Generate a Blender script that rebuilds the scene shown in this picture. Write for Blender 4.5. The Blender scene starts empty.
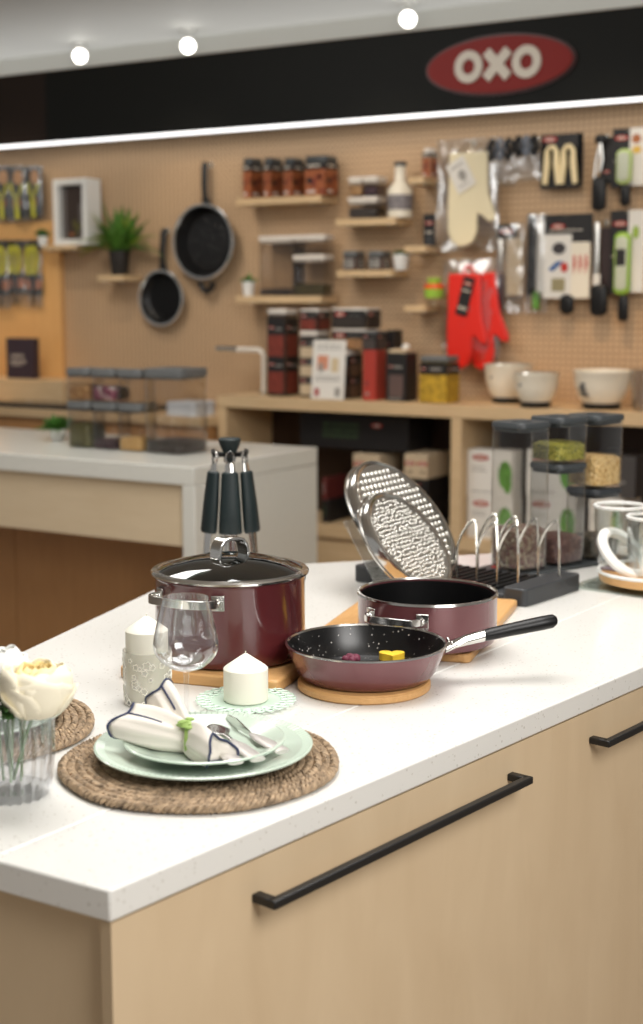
import bpy, math, random
from mathutils import Vector, Matrix
random.seed(7)
SC = bpy.context.scene
COL = SC.collection
PI = math.pi
# ------------------------------------------------------------------ camera
F = 1422.2; YAW = math.radians(31.4); PIT = math.radians(8.48)
CAM = Vector((0, 0, 1.5))
FW = Vector((-math.sin(YAW)*math.cos(PIT), math.cos(YAW)*math.cos(PIT), -math.sin(PIT)))
RT = Vector((math.cos(YAW), math.sin(YAW), 0)); UP = RT.cross(FW)
cd = bpy.data.cameras.new('camera'); cam = bpy.data.objects.new('camera', cd); COL.objects.link(cam)
cam.location = CAM; cam.rotation_euler = (PI/2-PIT, 0, YAW)
cd.sensor_fit = 'VERTICAL'; cd.sensor_height = 36; cd.lens = 49.99; cd.clip_start = .05
cd.dof.use_dof = True; cd.dof.focus_distance = 2.15; cd.dof.aperture_fstop = 3.5
SC.camera = cam

def ray(px, py): return FW + RT*((px-321.5)/F) - UP*((py-512)/F)
def P(px, py, ax, v):                      # where the sight line through a photo point meets the plane axis = v
    d = ray(px, py); return CAM + d*((v-CAM[ax])/d[ax])
def PX(p):
    q = Vector(p)-CAM; z = q.dot(FW); return 321.5+F*q.dot(RT)/z, 512-F*q.dot(UP)/z
def vdir(p):
    v = Vector((p[0], p[1], 0)); v.normalize(); return v
def ctr(px, py, z, r=0):                   # centre of a round foot whose front edge is seen at px, py
    p = P(px, py, 2, z); return p + vdir(p)*r

# ------------------------------------------------------------------ materials
def lin(c):
    return tuple(((x/255)/12.92 if x/255 <= .04045 else ((x/255+.055)/1.055)**2.4) for x in c)
MATS = {}
def new(name):
    m = bpy.data.materials.new(name); m.use_nodes = True
    nt = m.node_tree; b = nt.nodes['Principled BSDF']; return m, nt, b
def mat(name, c, rough=.5, metal=0, spec=.5, emit=0, coat=0, bump=0, bscale=200, var=0, vscale=8):
    if name in MATS: return MATS[name]
    m, nt, b = new(name); col = lin(c)
    b.inputs['Base Color'].default_value = (*col, 1); b.inputs['Roughness'].default_value = rough
    b.inputs['Metallic'].default_value = metal; b.inputs['Specular IOR Level'].default_value = spec
    if coat: b.inputs['Coat Weight'].default_value = coat; b.inputs['Coat Roughness'].default_value = .04
    if emit:
        b.inputs['Emission Color'].default_value = (*col, 1); b.inputs['Emission Strength'].default_value = emit
    if bump or var:
        tc = nt.nodes.new('ShaderNodeTexCoord')
    if bump:
        n = nt.nodes.new('ShaderNodeTexNoise'); n.inputs['Scale'].default_value = bscale
        nt.links.new(tc.outputs['Object'], n.inputs['Vector'])
        bp = nt.nodes.new('ShaderNodeBump'); bp.inputs['Strength'].default_value = bump; bp.inputs['Distance'].default_value = .002
        nt.links.new(n.outputs['Fac'], bp.inputs['Height']); nt.links.new(bp.outputs['Normal'], b.inputs['Normal'])
    if var:
        n = nt.nodes.new('ShaderNodeTexNoise'); n.inputs['Scale'].default_value = vscale; n.inputs['Detail'].default_value = 4
        nt.links.new(tc.outputs['Object'], n.inputs['Vector'])
        r = nt.nodes.new('ShaderNodeValToRGB')
        r.color_ramp.elements[0].position = .3; r.color_ramp.elements[1].position = .7
        r.color_ramp.elements[0].color = (*[x*(1-var) for x in col], 1)
        r.color_ramp.elements[1].color = (*[min(1, x*(1+var)) for x in col], 1)
        nt.links.new(n.outputs['Fac'], r.inputs['Fac']); nt.links.new(r.outputs['Color'], b.inputs['Base Color'])
    MATS[name] = m; return m
def wood(name, c1, c2, stretch=(1, 1, 12), scale=6, rough=.45):
    m, nt, b = new(name)
    tc = nt.nodes.new('ShaderNodeTexCoord'); mp = nt.nodes.new('ShaderNodeMapping')
    mp.inputs['Scale'].default_value = tuple(scale*12/s for s in stretch)
    n = nt.nodes.new('ShaderNodeTexNoise'); n.inputs['Scale'].default_value = 1; n.inputs['Detail'].default_value = 6
    n.inputs['Distortion'].default_value = .6
    n2 = nt.nodes.new('ShaderNodeTexNoise'); n2.inputs['Scale'].default_value = 3; n2.inputs['Detail'].default_value = 2
    mx = nt.nodes.new('ShaderNodeMath'); mx.operation = 'MULTIPLY_ADD'; mx.inputs[1].default_value = .6
    r = nt.nodes.new('ShaderNodeValToRGB'); r.color_ramp.elements[0].position = .3; r.color_ramp.elements[1].position = .75
    r.color_ramp.elements[0].color = (*lin(c1), 1); r.color_ramp.elements[1].color = (*lin(c2), 1)
    m2 = nt.nodes.new('ShaderNodeMath'); m2.operation = 'MULTIPLY'; m2.inputs[1].default_value = .4
    nt.links.new(tc.outputs['Object'], mp.inputs['Vector']); nt.links.new(mp.outputs['Vector'], n.inputs['Vector'])
    nt.links.new(tc.outputs['Object'], n2.inputs['Vector'])
    nt.links.new(n2.outputs['Fac'], m2.inputs[0]); nt.links.new(n.outputs['Fac'], mx.inputs[0]); nt.links.new(m2.outputs[0], mx.inputs[2])
    nt.links.new(mx.outputs[0], r.inputs['Fac']); nt.links.new(r.outputs['Color'], b.inputs['Base Color'])
    b.inputs['Roughness'].default_value = rough
    MATS[name] = m; return m
def clear(name, tint=(1, 1, 1), rough=.02, f0=.05, k=.85):
    m = bpy.data.materials.new(name); m.use_nodes = True; nt = m.node_tree; nt.nodes.clear()
    o = nt.nodes.new('ShaderNodeOutputMaterial'); t = nt.nodes.new('ShaderNodeBsdfTransparent'); g = nt.nodes.new('ShaderNodeBsdfGlossy')
    t.inputs['Color'].default_value = (*tint, 1); g.inputs['Roughness'].default_value = rough; g.inputs['Color'].default_value = (.95, .97, .98, 1)
    lw = nt.nodes.new('ShaderNodeLayerWeight'); lw.inputs['Blend'].default_value = .5
    p = nt.nodes.new('ShaderNodeMath'); p.operation = 'POWER'; p.inputs[1].default_value = 3
    q = nt.nodes.new('ShaderNodeMath'); q.operation = 'MULTIPLY_ADD'; q.inputs[1].default_value = k; q.inputs[2].default_value = f0
    mx = nt.nodes.new('ShaderNodeMixShader')
    nt.links.new(lw.outputs['Facing'], p.inputs[0]); nt.links.new(p.outputs[0], q.inputs[0]); nt.links.new(q.outputs[0], mx.inputs['Fac'])
    nt.links.new(t.outputs[0], mx.inputs[1]); nt.links.new(g.outputs[0], mx.inputs[2]); nt.links.new(mx.outputs[0], o.inputs['Surface'])
    MATS[name] = m; return m
def glass(name, tint=(1, 1, 1), ior=1.45, rough=0.0):
    m, nt, b = new(name)
    b.inputs['Base Color'].default_value = (*tint, 1); b.inputs['Roughness'].default_value = rough
    b.inputs['Transmission Weight'].default_value = 1; b.inputs['IOR'].default_value = ior
    MATS[name] = m; return m
def grain(name, cols, size=.007, rough=.5):
    m, nt, b = new(name)
    tc = nt.nodes.new('ShaderNodeTexCoord'); v = nt.nodes.new('ShaderNodeTexVoronoi'); v.inputs['Scale'].default_value = 1/size
    nt.links.new(tc.outputs['Object'], v.inputs['Vector'])
    sx = nt.nodes.new('ShaderNodeSeparateColor'); nt.links.new(v.outputs['Color'], sx.inputs[0])
    r = nt.nodes.new('ShaderNodeValToRGB')
    for i, c in enumerate(cols):
        e = r.color_ramp.elements[i] if i < 2 else r.color_ramp.elements.new(.5)
        e.color = (*lin(c), 1)
    for i, e in enumerate(r.color_ramp.elements): e.position = i/(len(cols)-1)
    nt.links.new(sx.outputs[0], r.inputs['Fac']); nt.links.new(r.outputs['Color'], b.inputs['Base Color'])
    bp = nt.nodes.new('ShaderNodeBump'); bp.inputs['Strength'].default_value = .9; bp.inputs['Distance'].default_value = size*.6; bp.invert = True
    nt.links.new(v.outputs['Distance'], bp.inputs['Height']); nt.links.new(bp.outputs['Normal'], b.inputs['Normal'])
    b.inputs['Roughness'].default_value = rough
    MATS[name] = m; return m
def specks(name, base, cols, size, thr, rough=.2, coat=0):
    m, nt, b = new(name)
    tc = nt.nodes.new('ShaderNodeTexCoord'); v = nt.nodes.new('ShaderNodeTexVoronoi'); v.inputs['Scale'].default_value = 1/size
    nt.links.new(tc.outputs['Object'], v.inputs['Vector'])
    sx = nt.nodes.new('ShaderNodeSeparateColor'); nt.links.new(v.outputs['Color'], sx.inputs[0])
    lt = nt.nodes.new('ShaderNodeMath'); lt.operation = 'LESS_THAN'
    md = nt.nodes.new('ShaderNodeMath'); md.operation = 'MULTIPLY'; md.inputs[1].default_value = thr
    nt.links.new(sx.outputs[0], md.inputs[0]); nt.links.new(v.outputs['Distance'], lt.inputs[0]); nt.links.new(md.outputs[0], lt.inputs[1])
    mx = nt.nodes.new('ShaderNodeMix'); mx.data_type = 'RGBA'
    mx.inputs['A'].default_value = (*lin(base), 1); mx.inputs['B'].default_value = (*lin(cols), 1)
    nt.links.new(lt.outputs[0], mx.inputs['Factor']); nt.links.new(mx.outputs['Result'], b.inputs['Base Color'])
    b.inputs['Roughness'].default_value = rough
    if coat: b.inputs['Coat Weight'].default_value = coat
    MATS[name] = m; return m
def pegboard(name, c, hole, pitch=.025):
    m, nt, b = new(name)
    tc = nt.nodes.new('ShaderNodeTexCoord'); sp = nt.nodes.new('ShaderNodeSeparateXYZ'); nt.links.new(tc.outputs['Object'], sp.inputs[0])
    cs = []
    for a in ('X', 'Z'):
        d = nt.nodes.new('ShaderNodeMath'); d.operation = 'MULTIPLY'; d.inputs[1].default_value = 1/pitch; nt.links.new(sp.outputs[a], d.inputs[0])
        f = nt.nodes.new('ShaderNodeMath'); f.operation = 'FRACT'; nt.links.new(d.outputs[0], f.inputs[0])
        s = nt.nodes.new('ShaderNodeMath'); s.operation = 'SUBTRACT'; s.inputs[1].default_value = .5; nt.links.new(f.outputs[0], s.inputs[0])
        q = nt.nodes.new('ShaderNodeMath'); q.operation = 'POWER'; q.inputs[1].default_value = 2; nt.links.new(s.outputs[0], q.inputs[0]); cs.append(q)
    ad = nt.nodes.new('ShaderNodeMath'); ad.operation = 'ADD'; nt.links.new(cs[0].outputs[0], ad.inputs[0]); nt.links.new(cs[1].outputs[0], ad.inputs[1])
    lt = nt.nodes.new('ShaderNodeMath'); lt.operation = 'LESS_THAN'; lt.inputs[1].default_value = .05; nt.links.new(ad.outputs[0], lt.inputs[0])
    mx = nt.nodes.new('ShaderNodeMix'); mx.data_type = 'RGBA'
    mx.inputs['A'].default_value = (*lin(c), 1); mx.inputs['B'].default_value = (*lin(hole), 1)
    nt.links.new(lt.outputs[0], mx.inputs['Factor']); nt.links.new(mx.outputs['Result'], b.inputs['Base Color'])
    b.inputs['Roughness'].default_value = .6
    MATS[name] = m; return m

maple = wood('maple front', (205, 181, 147), (219, 197, 164), (1, 1, 3.2), 1.0)
pale = wood('pale apron wood', (206, 186, 154), (216, 198, 168), (8, 1, 1), 4)
oak = wood('oak shelf', (200, 170, 128), (216, 188, 148), (10, 1, 1), 6)
brownw = wood('brown recess board', (170, 124, 78), (184, 138, 90), (1, 1, 8), 4)
bamboo = wood('bamboo board', (200, 150, 92), (222, 176, 118), (8, 1, 1), 14)
warmw = wood('warm panel', (214, 164, 102), (224, 178, 116), (1, 1, 8), 4)
quartz = specks('white quartz', (229, 228, 223), (204, 201, 193), .008, .26, .2)
greyq = specks('grey quartz', (214, 214, 206), (202, 202, 194), .01, .28, .25)
peg = pegboard('pegboard', (192, 161, 126), (138, 108, 80))
white = mat('white paint', (232, 232, 228), .5)
ceilm = mat('ceiling paint', (216, 215, 211), .7)
ceilb = mat('bulkhead paint', (226, 226, 220), .7)
floorm = mat('floor vinyl', (150, 132, 112), .4, var=.08, vscale=3)
signm = mat('sign black', (20, 21, 19), .6, spec=.2)
signbrown = mat('sign end brown', (38, 29, 24), .6, spec=.2)
led = mat('led strip', (255, 255, 255), .5, emit=1.8)
redlogo = mat('logo red', (168, 34, 24), .45)
cream = mat('letter cream', (214, 206, 192), .5)
black = mat('matte black', (20, 20, 21), .45)
blackp = mat('black plastic', (19, 19, 20), .4, spec=.35)
darkgrey = mat('rack grey', (52, 54, 57), .45)
lidgrey = mat('lid grey', (58, 62, 64), .45)
lidgrey2 = mat('lid smoke', (96, 98, 98), .4)
teal = mat('teal grip', (12, 29, 31), .55)
steel = mat('steel', (222, 221, 218), .16, metal=1)
steel2 = mat('brushed steel', (224, 222, 216), .3, metal=1)
wirem = mat('wire', (205, 203, 196), .25, metal=1)
burg = mat('burgundy enamel', (88, 36, 39), .22, coat=.6)
plum = mat('plum enamel', (112, 66, 70), .25, metal=.25, coat=.5)
panin = specks('nonstick', (11, 11, 12), (190, 185, 180), .007, .2, .3)
nonst = mat('nonstick plain', (10, 10, 11), .45, spec=.25)
hammered = None
lidglass = clear('smoked lid glass', (.22, .25, .23), .03, .06)
cl = clear('clear acrylic', (.955, .95, .94), .04, .022, 1.0)
clin = clear('clear acrylic inside', (.985, .985, .98), .05, .002, .15)
clb = clear('clear bag film', (.93, .93, .93), .2, .16, .6)
clg = clear('goblet glass', (.98, .98, .985), .01, .075, .95)
clgreen = clear('glass tray', (.93, .97, .94), .02, .05)
vaseg = clear('ribbed vase glass', (.98, .98, .99), .03, .12, 1.0)
water = clear('water', (.98, .985, .985), .02, .01, .2)
wax = mat('wax', (246, 243, 228), .5)
mint = mat('mint glaze', (194, 209, 194), .18, coat=.3)
mint2 = mat('mint dish', (202, 224, 208), .25)
linen = mat('linen', (230, 224, 214), .9, bump=.3, bscale=900)
navy = mat('navy hem', (52, 60, 88), .9)
leaf = mat('leaf green', (70, 118, 42), .5, var=.25, vscale=40)
leafd = mat('dark leaf', (52, 92, 36), .5, var=.3, vscale=40)
sprig = mat('sprig', (150, 178, 96), .6)
seag1 = mat('seagrass', (156, 134, 108), .8, var=.55, vscale=110)
petal = mat('ivory petal', (246, 238, 214), .6)
petaly = mat('butter petal', (246, 226, 168), .6)
petalw = mat('white petal', (246, 246, 242), .6)
redm = mat('red silicone', (214, 40, 28), .35)
mitt = mat('cream cotton', (232, 220, 186), .85, bump=.3, bscale=400)
printr = mat('printed red', (118, 48, 36), .5, var=.3, vscale=50)
printo = mat('printed orange', (150, 82, 44), .5, var=.35, vscale=60)
printp = mat('printed pasta', (172, 140, 40), .5, var=.4, vscale=45)
cardk = mat('card black', (26, 24, 24), .5)
cardw = mat('card white', (224, 220, 212), .55)
cardg = mat('card grey', (150, 146, 140), .5)
cardbg = mat('card beige', (196, 176, 146), .6)
cardred = mat('carton red', (170, 58, 46), .5)
yel = mat('yellow green plastic', (186, 184, 60), .4)
lime = mat('lime plastic', (150, 192, 66), .4)
orange = mat('orange plastic', (226, 84, 28), .4)
frost = mat('frosted plastic', (190, 196, 176), .3)
blue = mat('print blue', (48, 92, 150), .5)
greenp = mat('print green', (96, 148, 60), .5, var=.4, vscale=30)
skinb = mat('bowl white', (232, 224, 206), .3)
lens = mat('lamp lens', (255, 252, 244), .3, emit=9)

# ------------------------------------------------------------------ mesh builder
class MB:
    def __init__(s): s.v = []; s.f = []; s.m = []; s.T = Matrix()
    def add(s, vs, fs, mi=0):
        o = len(s.v); s.v += [tuple(s.T @ Vector(p)) for p in vs]
        s.f += [tuple(i+o for i in f) for f in fs]; s.m += [mi]*len(fs); return s
    def box(s, x0, y0, z0, x1, y1, z1, mi=0):
        v = [(x, y, z) for z in (z0, z1) for x, y in ((x0, y0), (x1, y0), (x1, y1), (x0, y1))]
        return s.add(v, [(3, 2, 1, 0), (4, 5, 6, 7), (0, 1, 5, 4), (1, 2, 6, 5), (2, 3, 7, 6), (3, 0, 4, 7)], mi)
    def loft(s, secs, c0=True, c1=True, mi=0, closed=False):
        n = len(secs[0]); v = [p for q in secs for p in q]; f = []
        for k in range(len(secs)-(0 if closed else 1)):
            a = k*n; b = ((k+1) % len(secs))*n
            for i in range(n):
                j = (i+1) % n; f.append((a+i, a+j, b+j, b+i))
        if c0: f.append(tuple(reversed(range(n))))
        if c1: f.append(tuple(range((len(secs)-1)*n, len(secs)*n)))
        return s.add(v, f, mi)
    def prism(s, poly, z0, z1, mi=0):
        return s.loft([[(x, y, z0) for x, y in poly], [(x, y, z1) for x, y in poly]], mi=mi)
    def xz(s, poly, y0, y1, mi=0):           # outline in the x-z plane given anticlockwise seen from -y, y0 = front
        return s.loft([[(x, y1, z) for x, z in poly], [(x, y0, z) for x, z in poly]], mi=mi)
    def lathe(s, prof, n=48, mi=0, c=(0, 0, 0)):
        v = []; f = []; idx = []
        for r, z in prof:
            if r < 1e-6: idx.append([len(v)]); v.append((c[0], c[1], c[2]+z))
            else:
                idx.append(list(range(len(v), len(v)+n)))
                v += [(c[0]+r*math.cos(2*PI*i/n), c[1]+r*math.sin(2*PI*i/n), c[2]+z) for i in range(n)]
        for a, b in zip(idx, idx[1:]):
            for i in range(n):
                j = (i+1) % n
                if len(a) == 1 and len(b) == 1: continue
                if len(a) == 1: f.append((a[0], b[j], b[i]))
                elif len(b) == 1: f.append((a[i], a[j], b[0]))
                else: f.append((a[i], a[j], b[j], b[i]))
        return s.add(v, f, mi)
    def tube(s, pts, r, n=8, mi=0, closed=False, sq=None):
        pts = [Vector(p) for p in pts]; k = len(pts); rs = r if isinstance(r, (list, tuple)) else [r]*k
        ring = []; up = None
        for i in range(k):
            a = pts[i-1] if (i or closed) else pts[i]; b = pts[(i+1) % k] if (i < k-1 or closed) else pts[i]
            t = (b-a).normalized()
            if up is None:
                up = Vector((0, 0, 1)) if abs(t.z) < .9 else Vector((1, 0, 0))
            u = (up - t*up.dot(t))
            u = u.normalized() if u.length > 1e-6 else t.orthogonal().normalized()
            w = t.cross(u); up = u
            ring.append([tuple(pts[i]+(u*math.cos(2*PI*j/n)*rs[i]*(sq or 1)+w*math.sin(2*PI*j/n)*rs[i])) for j in range(n)])
        return s.loft(ring, not closed, not closed, mi, closed)
    def ball(s, c, r, mi=0, nu=12, nv=8):
        if not isinstance(r, (tuple, list)): r = (r, r, r)
        o = s.T; s.T = o @ Matrix.Translation(c) @ Matrix.Diagonal((*r, 1))
        s.lathe([(math.sin(PI*i/nv) if 0 < i < nv else 0, -math.cos(PI*i/nv)) for i in range(nv+1)], nu, mi); s.T = o; return s
    def build(s, name, mats, parent=None, bevel=0, seg=2, loc=None, rz=0, flat=False, angle=35, subsurf=0, solid=0):
        me = bpy.data.meshes.new(name); me.from_pydata(s.v, [], s.f)
        if not isinstance(mats, (list, tuple)): mats = [mats]
        for m in mats: me.materials.append(m)
        me.polygons.foreach_set('material_index', s.m); me.validate()
        if not flat:
            me.polygons.foreach_set('use_smooth', [True]*len(me.polygons)); me.set_sharp_from_angle(angle=math.radians(angle))
        me.update()
        o = bpy.data.objects.new(name, me); COL.objects.link(o)
        if parent is not None: o.parent = parent
        if loc is not None: o.location = loc; o.rotation_euler.z = rz
        if solid:
            d = o.modifiers.new('solidify', 'SOLIDIFY'); d.thickness = solid; d.offset = 0
        if bevel:
            d = o.modifiers.new('bevel', 'BEVEL'); d.width = bevel; d.segments = seg; d.limit_method = 'ANGLE'; d.angle_limit = math.radians(40)
        if subsurf:
            d = o.modifiers.new('subsurf', 'SUBSURF'); d.levels = subsurf; d.render_levels = subsurf
        return o
def tag(o, label, cat, group=None, kind=None):
    o['label'] = label; o['category'] = cat
    if group: o['group'] = group
    if kind: o['kind'] = kind
    return o
def thing(name, label, cat, loc=(0, 0, 0), rz=0, group=None):
    o = bpy.data.objects.new(name, None); COL.objects.link(o); o.empty_display_size = .05
    o.location = loc; o.rotation_euler.z = rz; return tag(o, label, cat, group)
def struct(name, mb, m, **k):
    o = mb.build(name, m, **k); o['kind'] = 'structure'; return o
def rr(w, d, r, z, cx=0, cy=0, n=4):
    r = min(r, w/2-1e-5, d/2-1e-5); p = []
    for qx, qy, a0 in ((1, 1, 0), (-1, 1, 90), (-1, -1, 180), (1, -1, 270)):
        for i in range(n+1):
            a = math.radians(a0+90*i/n); p.append((cx+qx*(w/2-r)+r*math.cos(a), cy+qy*(d/2-r)+r*math.sin(a), z))
    return p
def circ(cx, cz, rx, rz_, n=28, a0=0): return [(cx+rx*math.cos(a0+2*PI*i/n), cz+rz_*math.sin(a0+2*PI*i/n)) for i in range(n)]
def ringxz(mb, cx, cz, rx, rz_, t, y0, y1, mi, n=28):
    o = circ(cx, cz, rx, rz_, n); i = circ(cx, cz, rx-t, rz_-t, n)
    S = lambda q, y: [(x, y, z) for x, z in q]
    mb.loft([S(o, y1), S(o, y0), S(i, y0), S(i, y1)], False, False, mi, True)
def logo(mb, cx, cz, w, y, red=0, wht=1, d=.0006, oval=True):     # the red oval mark with its three letters, facing -y
    h = w*.36
    if oval: mb.xz(circ(cx, cz, w/2, h/2, 36), y-d, y, red)
    u = w/2; y0, y1 = y-2*d, y-d
    for s in (-1, 1): ringxz(mb, cx+s*u*.395, cz, u*.19, u*.215, u*.1, y0, y1, wht, 24)
    o = mb.T
    for a in (42, -42):
        mb.T = o @ Matrix.Translation((cx, 0, cz)) @ Matrix.Rotation(math.radians(a), 4, 'Y')
        mb.box(-u*.055, y0, -u*.25, u*.055, y1, u*.25, wht)
    mb.T = o
def words(mb, x0, z0, w, h, y, mi, n=8, d=.0005):                  # a line of unreadably small print
    x = x0; rnd = random.Random(int((x0*7919+z0*104729)*1000))
    while x < x0+w-1e-4:
        l = min(rnd.uniform(.6, 1.6)*w/n, x0+w-x); mb.box(x, y-d, z0, x+l*.8, y, z0+h, mi); x += l
def fit(xl, xr, yt, yf, d, z0):           # a wall-aligned box seen between columns xl and xr, top edge at row yt, front at y = yf
    a, b = -9.0, 1.0
    for _ in range(50):
        m = (a+b)/2
        if PX((m, yf, z0))[0] < xl: a = m
        else: b = m
    x0 = a; a, b = .001, 3.0
    for _ in range(50):
        m = (a+b)/2
        if PX((x0+m, yf+d, z0))[0] < xr: a = m
        else: b = m
    w = a; a, b = .001, 2.0
    for _ in range(50):
        m = (a+b)/2
        if PX((x0+w*.3, yf, z0+m))[1] > yt: a = m
        else: b = m
    return Vector((x0+w/2, yf+d/2, z0)), w, a
exec_parts = []
# ================================================================== SETTING
WY = 5.5                                              # pegboard face
SZ = 1.085                                            # top of the long shelf unit
struct('floor', MB().box(-9, -2.5, -.05, 4, 12, 0), floorm)
struct('wall_back', MB().box(-8, WY, 0, .6, WY+.08, 2.62), peg)
cy = P(100, 48, 2, 3.1).y
struct('ceiling', MB().box(-16, -2.5, 3.1, 8, cy, 3.16), ceilm)
struct('ceiling_bulkhead', MB().box(-16, cy, 2.98, 8, cy+9, 3.2), ceilb)
xw = P(61, 320, 1, WY-.03).x; zt = P(48, 221, 1, WY-.03).z
struct('wall_panel_left', MB().box(-8, WY-.03, .6, xw, WY, zt), warmw, bevel=.002)

# sign over the wall
sy = 5.36
zb = P(320, 121.5, 1, sy).z; zs = P(320, 41, 1, sy).z
t = thing('shop_sign', 'long black fascia sign with a red oval logo above the pegboard', 'sign', (-2.6, sy, zb))
xb = P(45, 100, 1, sy).x+2.6
MB().box(xb, 0, 0, 3.4, WY-sy+.06, zs-zb).build('fascia_panel', signm, t, bevel=.004)
MB().box(-4.4, 0, 0, xb-.004, WY-sy+.06, zs-zb).build('end_panel', signbrown, t, bevel=.004)
MB().box(-4.4, -.002, -.007, 3.4, .05, 0).build('light_strip', led, t)
lc = P(500, 65, 1, sy)
mb = MB(); lx, lz = lc.x+2.6, lc.z-zb; lw = P(572, 65, 1, sy).x-P(428, 65, 1, sy).x
mb.xz(circ(lx, lz, lw/2, lw*.172, 64), -.02, 0, 0)
mb2 = MB(); mb2.xz(circ(lx, lz, lw*.5+.012, lw*.172+.01, 64), -.012, 0, 0)
mb2.build('logo_rim', mat('logo rim', (60, 14, 10), .4), t)
mb.build('logo_oval', mat('sign red', (128, 20, 12), .5, spec=.3), t)
mb = MB(); u = lw/2
for s in (-1, 1): ringxz(mb, lx+s*u*.40, lz+.0, u*.195, u*.2, u*.105, -.03, -.018, 0, 40)
for a in (43, -43):
    mb.T = Matrix.Translation((lx, 0, lz)) @ Matrix.Rotation(math.radians(a), 4, 'Y'); mb.box(-u*.062, -.03-(.0008 if a > 0 else 0), -u*.225, u*.062, -.018, u*.225)
mb.build('logo_letters', cream, t)

# ceiling spotlights
for i, (px, py, lab) in enumerate(((80, 56, 'ceiling spotlight nearest the left end of the black sign'), (188, 46, 'ceiling spotlight second from the left above the black sign'), (408, 19, 'ceiling spotlight above the sign close to its logo'))):
    p = P(px, py, 1, cy-.2)
    t = thing('ceiling_spotlight', lab, 'ceiling light', (p.x, p.y, 3.1), 0, 'spotlights beyond the sign')
    MB().lathe([(0, 0), (.05, 0), (.05, -.02), (.012, -.025), (.012, p.z-3.1+.03), (0, p.z-3.1+.03)], 20).build('mount', white, t)
    dr = (CAM-p).normalized(); q = dr.to_track_quat('Z', 'Y').to_matrix().to_4x4()
    mb = MB(); mb.T = Matrix.Translation((0, 0, p.z-3.1)) @ q
    mb.lathe([(0, -.1), (.034, -.1), (.047, .0), (.047, .02), (.041, .02), (.039, .004)], 24).build('lamp_head', white, t)
    mb = MB(); mb.T = Matrix.Translation((0, 0, p.z-3.1)) @ q
    mb.lathe([(.040, .004), (.03, .01), (0, .013)], 24).build('lens', lens, t)

# long shelf unit
UY = 5.1
x0u = P(217, 397, 1, UY).x; zsb = SZ-.05
t = thing('shelf_unit', 'long oak shelf unit with open compartments under the pegboard', 'shelf unit', (x0u, UY, 0))
MB().box(0, 0, zsb, 3.6, WY-UY-.002, SZ).build('top_board', oak, t, bevel=.002)
zlow = P(330, 526, 1, UY).z
dv = P(450, 470, 1, UY).x-x0u
for xx in (.0, dv, 2.9):
    MB().box(xx, .004, 0, xx+.045, WY-UY-.004, zsb).build('upright', oak, t, bevel=.0015)
MB().box(.045, .002, zlow-.05, 2.9, WY-UY-.03, zlow).build('lower_board', oak, t, bevel=.0015)
MB().box(.045, .02, .02, 2.9, .04, zlow-.05).build('plinth_panel', oak, t)
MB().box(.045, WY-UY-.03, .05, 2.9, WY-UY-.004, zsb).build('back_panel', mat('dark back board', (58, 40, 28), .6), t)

# cartons in the compartments
def carton(label, xl, xr, yt, yf, d, z0, mats, deco, group=None, name='carton'):
    c, w, h = fit(xl, xr, yt, yf, d, z0)
    t = thing(name, label, 'box', c, 0, group)
    MB().box(-w/2, -d/2, 0, w/2, d/2, h).build('box_body', mats[0], t, bevel=.0015)
    if deco:
        mb = MB(); deco(mb, w, h, -d/2); mb.build('printed_front', mats, t)
    return t, c, h
def deco_white(mb, w, h, y):
    logo(mb, -w*.2, h*.84, w*.36, y-.0004, 1, 2)
    words(mb, -w*.4, h*.62, w*.3, h*.03, y, 4, 5); words(mb, -w*.4, h*.54, w*.34, h*.03, y, 4, 5)
    mb.xz(circ(w*.34, h*.5, w*.15, h*.3, 14), y-.0006, y, 3); mb.xz(circ(w*.40, h*.3, w*.09, h*.2, 12), y-.0008, y, 3)
    words(mb, -w*.4, h*.1, w*.5, h*.03, y, 4, 7)
wl = [cardw, redlogo, cream, greenp, cardg]
t, c, h = carton('white carton with green vegetable print on the lower board right beside the shelf upright', 467, 522, 497, UY+.06, .1, zlow, wl, deco_white, 'white cartons in the shelf unit')
carton('white carton with green vegetable print, topmost beside the shelf upright', 467, 522, 450, UY+.06, .1, zlow+h+.001, wl, deco_white, 'white cartons in the shelf unit')
t, c, h = carton('white carton on the lower board, seen through the tall jar with pinkish grain', 526, 584, 497, UY+.07, .1, zlow, wl, deco_white, 'white cartons in the shelf unit')
carton('white carton seen through the clear jars, topmost of the stack behind the mung beans', 526, 584, 450, UY+.07, .1, zlow+h+.001, wl, deco_white, 'white cartons in the shelf unit')
t, c, h = carton('white carton behind the chickpea jar, under a dark grey carton', 588, 640, 497, UY+.08, .22, zlow, wl, deco_white, 'white cartons in the shelf unit')
carton('dark grey printed carton on a white carton in the right compartment', 588, 655, 455, UY+.08, .24, zlow+h+.001, [mat('carton charcoal', (70, 66, 64), .5), cardg, redlogo], lambda mb, w, h, y: (words(mb, -w*.4, h*.6, w*.6, h*.08, y, 1, 6), words(mb, -w*.4, h*.35, w*.7, h*.06, y, 1, 8)))
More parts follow.
